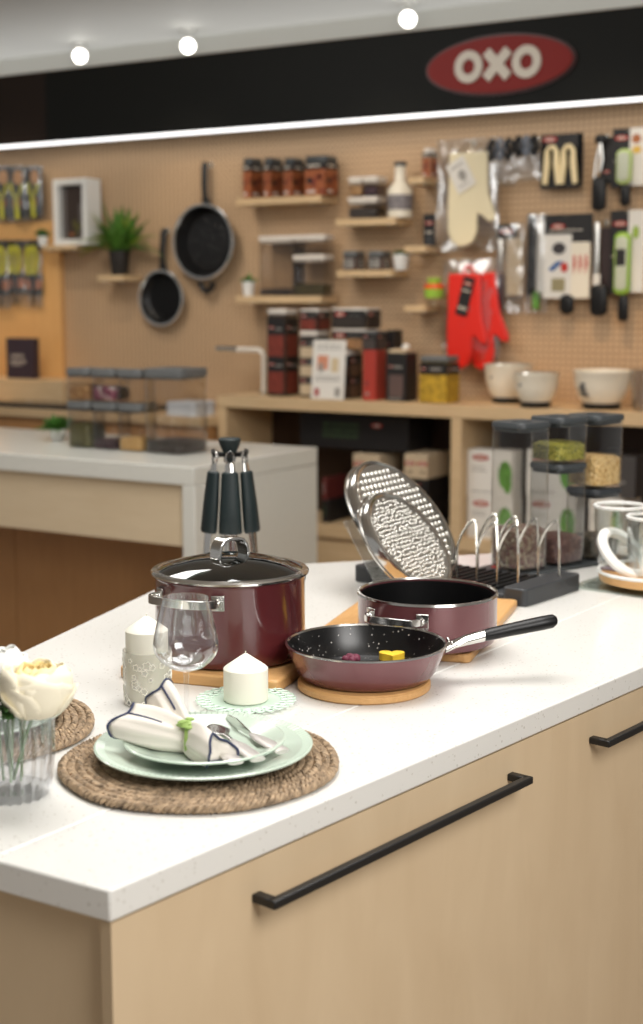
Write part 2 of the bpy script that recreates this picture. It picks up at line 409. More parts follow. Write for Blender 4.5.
# left compartment
zc = zlow
kk = [cardk, redlogo, cream, mat('faint green ink', (52, 74, 44), .5), cardbg, cardg]
def deco_black(mb, w, h, y):
    logo(mb, w*.22, h*.72, w*.1, y-.0004, 1, 2)
    for i in range(3): words(mb, -w*.28, h*(.66-.17*i), w*.34, h*.09, y, 3, 6)
def deco_beige(mb, w, h, y):
    for s in (-.25, .3): logo(mb, w*s, h*.62, w*.46, y-.0004, 1, 2); words(mb, w*s-w*.1, h*.2, w*.2, h*.12, y, 5, 5)
bz = [cardbg, redlogo, cream, cardk, cardk, mat('taupe ink', (130, 112, 92), .5)]
for i, (xl, xr, yt, zz, m, dc, lab) in enumerate((
    (322, 352, 500, 0, kk, deco_black, 'black printed carton at the bottom left of the dark compartment'),
    (352, 398, 508, 0, bz, deco_beige, 'low beige carton on the lower board behind the dimpled steel tray'),
    (398, 450, 500, 0, kk, deco_black, 'black carton at the bottom right of the dark compartment beside the upright'))):
    t, c, h = carton(lab, xl, xr, yt, UY+.07, .2, zlow, m, dc)
    if i == 0: h0 = h
    if i == 1: h1 = h
    if i == 2: h2 = h
carton('dark red printed carton stacked above the black carton, left end of the dark compartment', 322, 350, 478, UY+.07, .2, zlow+h0+.001, [mat('wine carton', (96, 40, 36), .5), redlogo, cream, cardg, cardbg, cardg], deco_black)
t3, c3, h3 = carton('dark green carton with faint print between two beige cartons', 352, 396, 480, UY+.07, .2, zlow+h1+.001, [mat('green black carton', (34, 40, 30), .5), redlogo, cream, cardbg, cardbg, cardg], deco_black)
t4, c4, h4 = carton('black carton with a pale print band under the beige carton with a red mark', 398, 449, 478, UY+.07, .2, zlow+h2+.001, kk, deco_black)
t5, c5, h5 = carton('flat beige carton with two red marks on top of the dark green carton', 353, 402, 454, UY+.065, .2, max(zlow+h1+h3, zlow+h1+h3)+.002, bz, deco_beige)
t6, c6, h6 = carton('flat beige carton with red marks next to the shelf upright', 404, 449, 454, UY+.065, .2, zlow+h2+h4+.002, bz, deco_beige)
z7 = max(c5.z+h5, c6.z+h6)+.001
carton('very large black carton with faint green lettering under the top board', 300, 432, 414, UY+.1, .22, z7, kk, deco_black)

# low counter at the left of the unit, against the wall
CZ = P(30, 409, 1, 5.0).z
t = thing('wall_counter', 'low brown wooden counter against the wall left of the shelf unit', 'counter', (-5.4, 5.0, 0))
MB().box(-2.4, 0, CZ-.04, x0u+5.4-.004, WY-5.0-.034, CZ).build('counter_top', oak, t, bevel=.003)
MB().box(-2.38, .02, 0, x0u+5.4-.02, WY-5.0-.04, CZ-.04).build('cabinet_body', brownw, t)
hp = P(4, 406, 2, CZ); hq = P(66, 402, 2, CZ)
t = thing('cooktop', 'flat black glass cooktop lying on the brown wall counter', 'cooktop', (hp.x+.38, 5.2, CZ))
MB().loft([rr(.9, .34, .02, 0), rr(.9, .34, .02, .022)]).build('glass_plate', mat('cooktop glass', (24, 24, 28), .12), t, bevel=.002)
mb = MB()
for x in (-.22, .22): ringz = mb.lathe([(.085, .0222), (.09, .0226), (.095, .0222)], 32, 0, (x, 0, 0))
mb.build('burner_ring', cardg, t)
# raised shelf with the boxed book
rz0 = P(30, 401, 1, 5.22).z; rz1 = P(30, 380, 1, 5.22).z; rx = P(62, 390, 1, 5.22).x
t = thing('raised_shelf', 'thick warm lit oak shelf over the black cooktop', 'shelf', (rx, 5.22, rz0))
MB().box(-1.6, 0, 0, 0, WY-5.22-.032, rz1-rz0).build('shelf_box', oak, t, bevel=.003)
c, w, h = fit(7, 40, 338, 5.3, .05, rz1)
t = thing('boxed_book', 'dark purple boxed book with silver lettering on the thick oak shelf', 'book', c)
MB().box(-w/2, -.025, 0, w/2, .025, h).build('cover', mat('aubergine', (52, 38, 48), .5), t, bevel=.003)
mb = MB(); words(mb, -w*.32, h*.52, w*.5, h*.08, -.025, 0, 6); words(mb, -w*.34, h*.38, w*.6, h*.08, -.025, 0, 6); words(mb, -w*.3, h*.32, w*.4, h*.04, -.025, 0, 8)
mb.build('title_print', mat('silver ink', (170, 160, 150), .4), t)
c, w, h = fit(166, 216, 402, 5.03, .16, CZ)
t = thing('white_case', 'long low white case on the brown counter left of the shelf unit', 'box', c)
MB().loft([rr(w, .16, .01, 0), rr(w, .16, .01, h*.7)]).build('case_base', mat('cool white', (214, 222, 232), .4), t)
MB().loft([rr(w, .16, .01, h*.72), rr(w, .16, .01, h)]).build('case_lid', mat('cool white', (214, 222, 232), .4), t, bevel=.003)

# left island
LX, LY0, LY1, LZ = -2.8, 3.777, 4.558, .95
t = thing('waterfall_counter', 'grey white stone counter with a solid stone end, behind the stockpot', 'counter', (LX, LY0, 0))
MB().box(-3.4, 0, LZ-.062, 0, LY1-LY0, LZ).build('stone_top', greyq, t, bevel=.003)
MB().box(-.052, 0, 0, 0, LY1-LY0, LZ-.063).build('stone_end', greyq, t, bevel=.003)
za = P(180, 546, 1, LY0+.02).z
MB().box(-3.4, .018, za, -.053, .05, LZ-.063).build('apron_panel', pale, t)
xs = P(15, 560, 1, LY0+.3).x-LX
MB().box(-3.4, .3, 0, xs-.002, .33, za+.2).build('recess_board', brownw, t)
MB().box(xs+.002, .3, 0, -.053, .33, za+.2).build('recess_board', brownw, t)

# ================================================================== FRONT ISLAND
TZ = .9
A = Vector((-.908, 1.07)); Bd = (Vector((-.739, 2.231))-A).normalized()
Cc = Vector((-1.878, 2.537)); BL = A+Bd*2.75; E = Vector((-1.39, 3.085))+Vector((.316, .355)).normalized()*.95
Lc = Vector((-1.509, 1.062))
s0 = P(0, 855.4, 2, TZ); s1 = P(306, 727.5, 2, TZ)
sd = Vector((s1.x-s0.x, s1.y-s0.y)).normalized()
poly = [A, BL, E, Cc, Lc]
# split the top along its joint
def clip(poly, p, n):
    out = []
    for i in range(len(poly)):
        a, b = poly[i], poly[(i+1) % len(poly)]; da, db = (a-p).dot(n), (b-p).dot(n)
        if da >= 0: out.append(a)
        if (da >= 0) != (db >= 0): out.append(a+(b-a)*(da/(da-db)))
    return out
p2 = Vector((s0.x, s0.y)); nn = Vector((sd.y, -sd.x))
mb = MB()
mb.prism(clip(poly, p2+nn*.0007, nn), TZ-.035, TZ); mb.prism(clip(poly, p2-nn*.0007, -nn), TZ-.035, TZ)
tag(mb.build('worktop', quartz, bevel=.0025), 'white speckled stone worktop of the front island, with place settings and pans', 'worktop')
def inset(poly, d):
    out = []
    for i in range(len(poly)):
        a, b, c = poly[i-1], poly[i], poly[(i+1) % len(poly)]
        n1 = Vector((-(b-a).y, (b-a).x)).normalized(); n2 = Vector((-(c-b).y, (c-b).x)).normalized()
        k = (n1+n2).normalized(); out.append(b+k*(d/k.dot(n1)))
    return out
body = inset(poly, .02)
t = thing('island_cabinet', 'pale maple island cabinet with long black bar handles', 'cabinet', (A.x, A.y, 0))
MB().prism([p-A for p in body], 0, TZ-.036).build('cabinet_body', maple, t)
nf = Vector((Bd.y, -Bd.x))                                            # out of the front face
org = A-nf*.0195
def FP(px, py, off=0):                                               # along / up coordinates on the drawer fronts
    d = ray(px, py); n3 = Vector((nf.x, nf.y, 0)); o3 = Vector((org.x+nf.x*off, org.y+nf.y*off, 0))
    q = CAM+d*((o3-CAM).dot(n3)/d.dot(n3)); return (Vector((q.x, q.y))-org).dot(Bd), q.z
fm = Matrix.Translation((org.x-A.x, org.y-A.y, 0)) @ Matrix(((Bd.x, nf.x, 0, 0), (Bd.y, nf.y, 0, 0), (0, 0, 1, 0), (0, 0, 0, 1)))
s_h0, z_h0 = FP(270, 905, .045); s_h1, z_h1 = FP(529, 786, .045); s_g0, z_g0 = FP(605, 744, .045)
gap = (s_h1+s_g0)/2
def drawer(sa, sb, h0, h1, zz):
    mb = MB(); mb.T = fm; mb.box(sa, 0, .1, sb, .0165, TZ-.038)
    o = mb.build('drawer_front', maple, t, bevel=0)
    mb = MB(); mb.T = fm; yb = .0165
    mb.box(h0, yb+.024, zz-.0055, h1, yb+.036, zz+.0055)
    for a in (h0, h1-.014): mb.box(a, yb, zz-.0055, a+.014, yb+.03, zz+.0055)
    mb.build('handle', black, o, bevel=.002)
drawer(.0035, gap-.00005, s_h0, s_h1, z_h0-.0)
drawer(gap+.00005, 2.7, s_g0, s_g0+(s_h1-s_h0), z_g0)

# ------------------------------------------------------------------ placemats
def spiral_mat():
    mb = MB(); sp = .0108; rmax = .186
    for k in range(3):
        pts = []; a = 2.0
        th = 0.0; pos = 0.0
        while True:
            r = .004+sp*th/(2*PI)
            if r > rmax-.006: break
            ph = pos/.022*2*PI+k*2*PI/3
            ph += .5*math.sin(th*5.3)+.4*math.sin(th*11.7+k)
            rr_ = r+.0042*math.cos(ph)+.0012*math.sin(th*7); z = .0068+.0036*math.sin(ph)
            pts.append((rr_*math.cos(th), rr_*math.sin(th), z))
            ds = .0036; pos += ds; th += ds/max(r, .006)
        mb.tube(pts, .0029, 5)
    mb.lathe([(0, .002), (rmax-.01, .002), (rmax-.01, .007), (0, .008)], 48)
    return mb
mc = P(198, 767, 2, TZ)
m1 = tag(spiral_mat().build('placemat', seag1, loc=(mc.x, mc.y, TZ+.0005)), 'round woven seagrass placemat fully in view under the mint plates', 'placemat', 'woven seagrass placemats')
m2 = m1.copy(); COL.objects.link(m2); q = P(-36, 731, 2, TZ); m2.location = (q.x, q.y, TZ+.0005); m2.rotation_euler.z = 1
m2['label'] = 'round woven seagrass placemat at the left edge behind the flower vase'
MZ = TZ+.0125

def plate_mb(R, h, foot=.55, rib=0):
    mb = MB(); n = 96
    prof = [(0, .004), (R*foot-.004, .004), (R*foot-.003, 0), (R*foot, 0), (R*foot+.004, .003), (R*.72, .006), (R*.93, h-.003), (R, h-.001), (R+.0005, h+.001), (R-.002, h+.002), (R*.92, h-.0005), (R*.74, .011), (R*.68, .0085), (0, .008)]
    return mb.lathe(prof, n)
def dinner(px, py, lab1, lab2, g):
    p = P(px, py, 2, MZ)
    b = plate_mb(.141, .018)
    if 1:
        for i in range(110):
            a = 2*PI*i/110; b.tube([(.128*math.cos(a), .128*math.sin(a), .0165), (.1395*math.cos(a), .1395*math.sin(a), .0198)], .0014, 5)
    o = tag(b.build('dinner_plate', mint, loc=(p.x, p.y, MZ)), lab1, 'plate', 'large mint plates')
    o2 = tag(plate_mb(.104, .018).build('side_plate', mint, loc=(p.x+g[0], p.y+g[1], MZ+.0088)), lab2, 'plate', 'small mint plates')
    return Vector((p.x+g[0], p.y+g[1], MZ+.0175))
pc = dinner(204, 757, 'large mint green dinner plate with a ridged rim on the nearer placemat', 'smaller mint plate under the napkin and cutlery, stacked on the ridged dinner plate', (.004, -.004))
pc2 = dinner(-36, 722, 'large mint plate cut off by the left edge on the farther placemat', 'smaller mint plate carrying the napkin behind the white flowers', (0, 0))

# napkin tied as a bow
def napkin(loc, rz, lab, g):
    t = thing('napkin', lab, 'napkin', loc, rz, g)
    def wing(d0, L, w0, w1, lift, ph, pleats):
        mb = MB(); nu, n = 12, 40; secs = []
        dx, dy = math.cos(d0), math.sin(d0)
        for i in range(nu+1):
            u = i/nu; w = w0+(w1-w0)*math.sin(u*PI/2)**.9; th = .013+.013*math.sin(PI*min(1, u*.62+.12)); cz = .018+lift*u**1.2
            q = []
            for j in range(n):
                a = 2*PI*j/n; fold = 1+(.22*math.cos(pleats*a+ph)+.16*math.cos(7*a+ph*2)*(1.2-u))
                off = w/2*math.cos(a)*(1+.08*math.sin(9*a+ph)*(1-u*.5)); z = cz+th*math.sin(a)*fold
                s_ = L*u+.010*math.cos(2*a+ph)*u
                q.append((dx*s_-dy*off, dy*s_+dx*off, max(z, .0035)))
            secs.append(q)
        c = [(Vector(p)*.5+Vector((dx*L*.62, dy*L*.62, .018+lift*.6))*.5) for p in secs[-1]]
        mb.loft(secs+[[tuple(p) for p in c]]); mb.build('wing', linen, t, angle=180)
        h = MB(); h.tube([Vector(p) for p in secs[-1]], .0017, 6, closed=True)
        k = int(n*.62); h.tube([Vector(secs[i][k])+Vector((0, 0, -.0005)) for i in range(3, nu+1)], .0014, 6)
        k = int(n*.2); h.tube([Vector(secs[i][k])+Vector((0, 0, .0003)) for i in range(5, nu+1)], .0014, 6)
        h.build('navy_hem', navy, t)
    wing(math.radians(158), .092, .022, .056, .012, 0, 3)
    wing(math.radians(118), .085, .02, .044, .034, .8, 3)
    wing(math.radians(-48), .062, .024, .046, -.004, .4, 3)
    mb = MB()
    mb.tube([(.0, .019*math.cos(a), .02+.017*math.sin(a)) for a in [2*PI*i/20 for i in range(20)]], .0045, 8, closed=True)
    mb.build('napkin_ring', sprig, t)
    mb = MB()
    for i in range(16):
        a = random.uniform(0, 2*PI); r = random.uniform(.002, .013)
        mb.ball((r*math.cos(a), -.006+r*math.sin(a), .038+random.uniform(0, .008)), (.0065, .004, .0025), 0, 8, 5)
    mb.build('ring_flower', sprig, t)
# local x of a bow follows the picture's left-right
npn = P(189, 752, 2, pc.z)
napkin((npn.x, npn.y, pc.z-.003), YAW, 'white napkin with navy hem tied in a bow by a green ring beside the cutlery', 'bow napkins')
np2 = P(30, 712, 2, pc2.z)
napkin((pc2.x+.03, pc2.y+.03, pc2.z-.003), YAW+2.2, 'white napkin with navy hem behind the ivory flower at the left edge', 'bow napkins')

# cutlery
def cutlery(kind, lab, a, b, z):
    a = Vector((a.x, a.y, 0)); b = Vector((b.x, b.y, 0)); d = b-a; L = d.length
    t = thing(kind, lab, 'cutlery', (a.x, a.y, z), math.atan2(d.y, d.x), 'cutlery on the mint plates')
    mb = MB(); hw = .0075
    S = lambda x, w, h, zz: [(x, w*math.cos(q), zz+h*math.sin(q)) for q in [2*PI*i/12 for i in range(12)]]
    mb.loft([S(L*.45, .003, .002, .004), S(L*.5, .005, .003, .004), S(L*.62, .0098, .0032, .0045), S(L*.75, .0108, .0034, .0045), S(L*.97, .0115, .0034, .0045), S(L, .0105, .0028, .0042)])
    mb.build('grip', mat('satin cutlery', (214, 210, 205), .38, metal=.6), t)
    mb = MB()
    if kind == 'table_spoon':
        mb.loft([S(L*.47, .003, .002, .004), S(L*.3, .0035, .002, .005), S(L*.26, .009, .0016, .004), S(L*.14, .017, .002, .003), S(L*.04, .013, .0016, .004), S(0, .004, .001, .005)])
    elif kind == 'table_fork':
        mb.loft([S(L*.47, .003, .002, .004), S(L*.3, .0035, .002, .005), S(L*.24, .010, .0014, .004), S(L*.18, .012, .0014, .003)])
        for y in (-.0096, -.0032, .0032, .0096): mb.tube([(L*.19, y, .003), (L*.1, y, .003), (0, y*.9, .006)], [.0019, .0018, .001], 6)
    else:
        mb.xz([(L*.47, .001), (L*.47, .006), (L*.2, .0145), (L*.04, .0135), (0, .006), (L*.04, .001)], -.001, .001)
    mb.build('head', steel, t)
zc_ = pc.z+.0035
cutlery('table_fork', 'steel fork nearest the napkin knot on the small mint plate', P(203, 733, 2, zc_), P(236, 765, 2, zc_), zc_-.0015)
cutlery('table_spoon', 'steel spoon lying between the fork and the knife on the small mint plate', P(212, 727, 2, zc_), P(258, 762, 2, zc_), zc_-.0015)
cutlery('table_knife', 'steel table knife farthest from the napkin on the small mint plate', P(226, 722, 2, zc_), P(283, 754, 2, zc_), zc_-.0015)

# ------------------------------------------------------------------ vase and flowers
vc = P(14, 795, 2, TZ)
t = thing('vase', 'ribbed clear glass vase in the near left corner', 'vase', (vc.x, vc.y, TZ))
mb = MB(); N = 120
def rib(r, z, k=.003):
    r *= 1.1; return [((r+k*math.cos(20*2*PI*i/N))*math.cos(2*PI*i/N), (r+k*math.cos(20*2*PI*i/N))*math.sin(2*PI*i/N), z) for i in range(N)]
mb.loft([rib(.034, 0), rib(.039, .006), rib(.044, .05), rib(.0455, .105), rib(.0445, .11, .001), rib(.0425, .106, .001), rib(.041, .05, .001), rib(.036, .012, .001)])
mb.build('glass_body', vaseg, t)
tag(MB().lathe([(0, .0125), (.036, .0125), (.041, .05), (.042, .062), (0, .062)], 40).build('water', water, loc=(vc.x, vc.y, TZ)), 'water in the ribbed vase', 'water', None, 'stuff')
def flower(lab, px, py, R, mats, seed, off):
    q = P(px, py, 1, vc.y+off); rnd = random.Random(seed)
    t = thing('peony', lab, 'flower', q, 0, 'flowers in the ribbed vase')
    mb = MB()
    for layer, (n, rl, top, wd_, mi) in enumerate(((4, .42, 18, 64, 1), (5, .58, 22, 60, 1), (6, .74, 34, 54, 1), (7, .9, 44, 50, 0), (7, 1.02, 62, 50, 0), (6, 1.1, 84, 52, 0))):
        for i in range(n):
            az = 2*PI*(i+rnd.random()*.6)/n+layer*.9; V = []; Fc = []; rl2 = R*rl*rnd.uniform(.93, 1.07); tp = top+rnd.uniform(-8, 10)
            for a in range(9):
                u = a/8; po = math.radians(165+(tp-165)*u)
                for b in range(9):
                    v = b/4-1; aa = az+math.radians(wd_)*v*(.35+.75*math.sin(PI*min(1, .15+.62*u)))
                    r_ = rl2*(1+.10*max(0, u-.7)*3.3*(.6+.6*math.sin(4*v+i+layer))-.03*v*v)
                    z = r_*math.cos(po)*(.92)+R*.05*math.sin(5*v+i)*u**4-R*.10*v*v*u
                    V.append((r_*math.sin(po)*math.cos(aa), r_*math.sin(po)*math.sin(aa), z))
            for a in range(8):
                for b in range(8): k = a*9+b; Fc.append((k, k+1, k+10, k+9))
            mb.add(V, Fc, mi)
    mb.build('petals', mats, t, solid=.0008, angle=180)
    b = Vector((vc.x, vc.y, TZ+.02))-q
    MB().tube([(0, 0, -R*.3), Vector((0, 0, -.03)).lerp(b, .5)+Vector((0, 0, .01)), b], .0022, 6).build('stem', leaf, t)
    return t
t = flower('large ivory peony with a buttery yellow heart, nearest the vase rim', 38, 686, .041, [petal, petaly], 3, -.004)
flower('white flower cut off by the left edge above the vase', 2, 664, .028, [petalw, petalw], 5, .01)
def leafblade(mb, base, d, L, W, droop=.4, mi=0, n=6, up0=.8):
    d = Vector(d).normalized(); side = d.cross(Vector((0, 0, 1)))
    side = side.normalized() if side.length > 1e-4 else Vector((1, 0, 0)); V = []; Fc = []
    for i in range(n+1):
        u = i/n; c = Vector(base)+d*L*u+Vector((0, 0, -droop*L*u*u)); w = W*math.sin(PI*(.06+.94*u)**.8)*.5
        V += [tuple(c-side*w+Vector((0, 0, w*.3))), tuple(c), tuple(c+side*w+Vector((0, 0, w*.3)))]
    for i in range(n):
        k = 3*i; Fc += [(k, k+1, k+4, k+3), (k+1, k+2, k+5, k+4)]
    mb.add(V, Fc, mi)
t = thing('leaf_sprig', 'dark green leaf sprig standing in the vase under the peony', 'leaves', (vc.x, vc.y, TZ+.02), 0)
mb = MB(); rnd = random.Random(2)
for i in range(22):
    a = rnd.uniform(0, 2*PI); leafblade(mb, (.02*math.cos(a), .02*math.sin(a), .082+rnd.uniform(0, .02)), (math.cos(a)*.7+.1, math.sin(a)*.7-.55, rnd.uniform(.1, .7)), rnd.uniform(.035, .055), .022, .3)
mb.build('leaves', leafd, t, solid=.0006)
mb = MB()
for i in range(5): mb.tube([(.012*math.cos(i*1.3), .012*math.sin(i*1.3), 0), (.018*math.cos(i*1.3+.4), .018*math.sin(i*1.3+.4), .09)], .0018, 6)
mb.build('stem', leaf, t)

# ------------------------------------------------------------------ candles, goblet
c = ctr(148, 709, TZ, .036)
t = thing('lace_candle_holder', 'pale lace patterned glass holder around the tall candle', 'candle holder', (c.x, c.y, TZ))
mb = MB(); mb.lathe([(0, 0), (.034, 0), (.0355, .003), (.0365, .082), (.0350, .082), (.0335, .006), (0, .006)], 40)
cup = clear('frosted lace cup', (.95, .95, .93), .25, .06, .4); nt = cup.node_tree
o_ = nt.nodes['Material Output']; prev = o_.inputs[0].links[0].from_socket; df = nt.nodes.new('ShaderNodeBsdfDiffuse'); tl = nt.nodes.new('ShaderNodeBsdfTranslucent')
for q_ in (df, tl): q_.inputs[0].default_value = (.92, .91, .87, 1)
m1_ = nt.nodes.new('ShaderNodeMixShader'); m2_ = nt.nodes.new('ShaderNodeMixShader'); m2_.inputs[0].default_value = .3
nt.links.new(df.outputs[0], m1_.inputs[1]); nt.links.new(tl.outputs[0], m1_.inputs[2]); nt.links.new(prev, m2_.inputs[1]); nt.links.new(m1_.outputs[0], m2_.inputs[2]); nt.links.new(m2_.outputs[0], o_.inputs[0])
mb.build('glass_cup', cup, t)
mb = MB(); rnd = random.Random(4)
for i in range(90):
    a = rnd.uniform(0, 2*PI); z = rnd.uniform(.006, .074); k = rnd.choice((.003, .0045, .006)); n = 5
    ring = [Vector((0, k*math.cos(2*PI*j/14)*(1+.25*math.cos(n*2*PI*j/14)), k*math.sin(2*PI*j/14)*(1+.25*math.cos(n*2*PI*j/14)))) for j in range(14)]
    R = .0352+.0010*z/.08
    mb.tube([((R+.0004)*math.cos(a+p.y/R), (R+.0004)*math.sin(a+p.y/R), max(.002, z+p.z)) for p in ring], .0007, 5, closed=True)
mb.build('lace_pattern', mat('lace white', (246, 244, 236), .6), t)
def candle(loc, r, h, peak, lab):
    t = thing('pillar_candle', lab, 'candle', loc, 0, 'ivory pillar candles')
    MB().lathe([(0, 0), (r-.002, 0), (r, .002), (r, h-.003), (r-.003, h), (.003, h+peak), (0, h+peak)], 48).build('wax_body', wax, t)
    MB().tube([(0, 0, h+peak-.002), (0, 0, h+peak+.004)], .0009, 6).build('wick', wax, t)
candle((c.x, c.y, TZ+.0065), .0318, .108, .018, 'tall ivory pillar candle inside the lace patterned glass holder')
dc = P(246, 704, 2, TZ)
t = thing('lace_dish', 'small mint dish with a pierced lace rim under the short candle', 'dish', (dc.x, dc.y, TZ))
MB().lathe([(0, .002), (.03, .002), (.031, 0), (.034, 0), (.036, .003), (.052, .0045), (.054, .006), (.05, .0065), (.036, .006), (0, .005)], 64).build('dish_body', mint2, t)
mb = MB()
for i in range(28):
    a = 2*PI*i/28
    for r, k in ((.058, .0058), (.0685, .0066)):
        mb.tube([(r*math.cos(a)+k*math.cos(b)*math.cos(a)-k*math.sin(b)*math.sin(a), r*math.sin(a)+k*math.cos(b)*math.sin(a)+k*math.sin(b)*math.cos(a), .006+(r-.05)*.1) for b in [2*PI*j/12 for j in range(12)]], .0013, 5, closed=True)
mb.tube([(.0625*math.cos(2*PI*j/60), .0625*math.sin(2*PI*j/60), .0068) for j in range(60)], .0012, 5, closed=True)
mb.build('lace_rim', mint2, t)
candle((dc.x, dc.y, TZ+.0065), .0335, .052, .019, 'short ivory pillar candle on the small mint lace dish')
gc = P(187, 727, 2, TZ)
t = thing('wine_glass', 'clear stemmed wine glass in front of the burgundy stockpot', 'glass', (gc.x, gc.y, TZ))
H = .188
mb = MB()
mb.lathe([(0, 0), (.034, 0), (.0345, .0012), (.02, .003), (.006, .007), (.0036, .014), (.0033, .06), (.004, H*.42), (.0065, H*.44), (.016, H*.452), (.027, H*.475), (.037, H*.52), (.0435, H*.57), (.0462, H*.62), (.0462, H*.66), (.0445, H*.72), (.0395, H*.84), (.0335, H*.97), (.0325, H), (.0317, H), (.0327, H*.97), (.0387, H*.84), (.0437, H*.72), (.0453, H*.66), (.0453, H*.62), (.0426, H*.575), (.0361, H*.527), (.026, H*.482), (.014, H*.46), (0, H*.452)], 64)
mb.build('glass_body', clg, t)

# ------------------------------------------------------------------ stockpot
BR = .02
pcn = ctr(231, 672, TZ+BR, .121)
t = thing('trivet_board', 'square bamboo board under the burgundy stockpot', 'board', (pcn.x, pcn.y, TZ), math.radians(12))
MB().loft([rr(.275, .275, .012, 0), rr(.275, .275, .012, .0195)]).build('board_body', bamboo, t, bevel=.003)
PZ = TZ+BR
t = thing('stockpot', 'tall burgundy enamel stockpot with a glass lid', 'pot', (pcn.x, pcn.y, PZ))
R = .1235; HP = .137
MB().lathe([(0, 0), (R-.012, 0), (R-.005, .003), (R-.001, .012), (R, .03), (R, HP-.006), (R+.002, HP-.002), (R+.001, HP), (R-.003, HP-.001), (R-.004, HP-.01), (R-.004, .012), (0, .006)], 96).build('pot_body', burg, t)
def loop_handle(t, R, z, az, half, out, w, mat_, name='side_handle', th=.004, br=.02):
    # strap handle riveted to a wall of radius R around azimuth az
    mb = MB(); pts = []
    for i in range(25):
        u = i/24*2-1; a = az+half*u
        r = R+.004+out*(1-abs(u)**4)
        pts.append((r, a))
    secs = []
    for i, (r, a) in enumerate(pts):
        u = i/24*2-1
        zz = z+.004*(1-u*u)
        ca, sa = math.cos(a), math.sin(a)
        q = [(-th/2, -w/2), (th/2, -w/2), (th/2, w/2), (-th/2, w/2)]
        secs.append([((r+dr)*ca, (r+dr)*sa, zz+dz) for dr, dz in q])
    mb.loft(secs)
    for s in (-1, 1):
        for k in range(6):
            pass
        a0 = az+s*half*.97; da = br/R/2
        secs = []
        for k in range(5):
            a = a0-da+2*da*k/4
            secs.append([((R+dr)*math.cos(a), (R+dr)*math.sin(a), z+dz) for dr, dz in ((.0, -.013), (.0045, -.012), (.0045, .012), (0, .013))])
        mb.loft(secs)
        mb.ball(((R+.004)*math.cos(a0), (R+.004)*math.sin(a0), z), (.0045, .0045, .0045))
    mb.build(name, mat_, t, bevel=.001)
vh = vdir(pcn); toward = math.atan2(-vh.y, -vh.x)
haz = toward-math.radians(36)
loop_handle(t, R, HP-.026, haz, math.radians(28), .036, .014, steel)
loop_handle(t, R, HP-.026, haz+PI, math.radians(28), .036, .014, steel)
t = thing('pot_lid', 'smoked glass lid with a steel rim and arched handle on the stockpot', 'lid', (pcn.x, pcn.y, PZ+HP))
MB().lathe([(R-.004, -.006), (R-.003, .0), (R+.006, .001), (R+.0065, .004), (R+.004, .007), (R-.004, .008), (R-.006, .004), (R-.006, -.006)], 96).build('steel_rim', steel, t)
MB().lathe([(R-.005, .006), (R*.8, .015), (R*.5, .024), (R*.25, .0275), (0, .029), (0, .026), (R*.25, .0245), (R*.5, .021), (R*.8, .012), (R-.005, .003)], 72).build('glass_dome', lidglass, t)
mb = MB(); ha = math.atan2(RT.y, RT.x)+math.radians(40)
secs = []
path = [(-.029, .022), (-.028, .036), (-.025, .047), (-.018, .0545), (-.008, .057), (.008, .057), (.018, .0545), (.025, .047), (.028, .036), (.029, .022)]
for i, (x, z) in enumerate(path):
    nx, nz = (x/.03, (z-.03)/.045); l = math.hypot(nx, nz) or 1; nx, nz = nx/l, nz/l
    secs.append([(x+nx*d, y, z+nz*d) for d, y in ((-.003, -.0135), (.003, -.0135), (.003, .0135), (-.003, .0135))])
mb.T = Matrix.Rotation(ha, 4, 'Z'); mb.loft(secs)
for s in (-1, 1): mb.box(s*.028-.009, -.011, .022, s*.028+.009, .011, .0275)
mb.build('arched_handle', steel, t, bevel=.0015)

# ------------------------------------------------------------------ frying pan
fb = ctr(364, 706, TZ, .104)
t = thing('round_trivet', 'round bamboo trivet under the frying pan', 'board', (fb.x, fb.y, TZ))
MB().lathe([(0, 0), (.1, 0), (.104, .003), (.104, .011), (.1, .014), (0, .014)], 72).build('board_body', bamboo, t)
FZ = TZ+.0145
R = .127; HF = .054
fc = ctr(366, 693, FZ, R*.78)
t = thing('frying_pan', 'plum frying pan with a black grip on the round trivet', 'pan', fc)
MB().lathe([(0, 0), (R*.76, 0), (R*.8, .002), (R*.86, .012), (R*.94, .034), (R, HF), (R-.002, HF), (R*.932, .034), (R*.852, .013), (R*.8, .004), (0, .003)], 96).build('pan_body', plum, t)
MB().lathe([(R-.0045, HF-.001), (R*.918, .0345), (R*.838, .0145), (R*.79, .0075), (0, .007)], 96).build('nonstick_lining', panin, t)
MB().lathe([(R-.0045, HF-.001), (R-.003, HF+.0015), (R, HF+.0012), (R+.0005, HF-.001)], 96).build('steel_rim', steel, t)
h0 = P(446, 645, 2, FZ+HF-.008); h1 = P(556, 618, 2, FZ+HF+.028)
hv = Vector((h1.x-fc.x, h1.y-fc.y)); az = math.atan2(hv.y, hv.x); LH = hv.length
mb = MB(); mb.T = Matrix.Rotation(az, 4, 'Z')
S = lambda x, z, w, h: [(x, w*math.cos(2*PI*i/16), z+h*math.sin(2*PI*i/16)) for i in range(16)]
zz0 = HF-.014; zz1 = HF+.024; k0 = R-.004; kL = LH-k0
zf = lambda u: zz0+(zz1-zz0)*(u**.75)
mb.loft([S(k0, zz0, .024, .006), S(k0+.02, zf(.1), .018, .006), S(k0+kL*.2, zf(.2), .0115, .0085), S(k0+kL*.36, zf(.36), .0115, .0095), S(k0+kL*.37, zf(.37), .010, .008)])
mb.ball((k0+.012, .013, zf(.05)+.007), .003); mb.ball((k0+.012, -.013, zf(.05)+.007), .003)
mb.build('steel_ferrule', steel, t)
mb = MB(); mb.T = Matrix.Rotation(az, 4, 'Z')
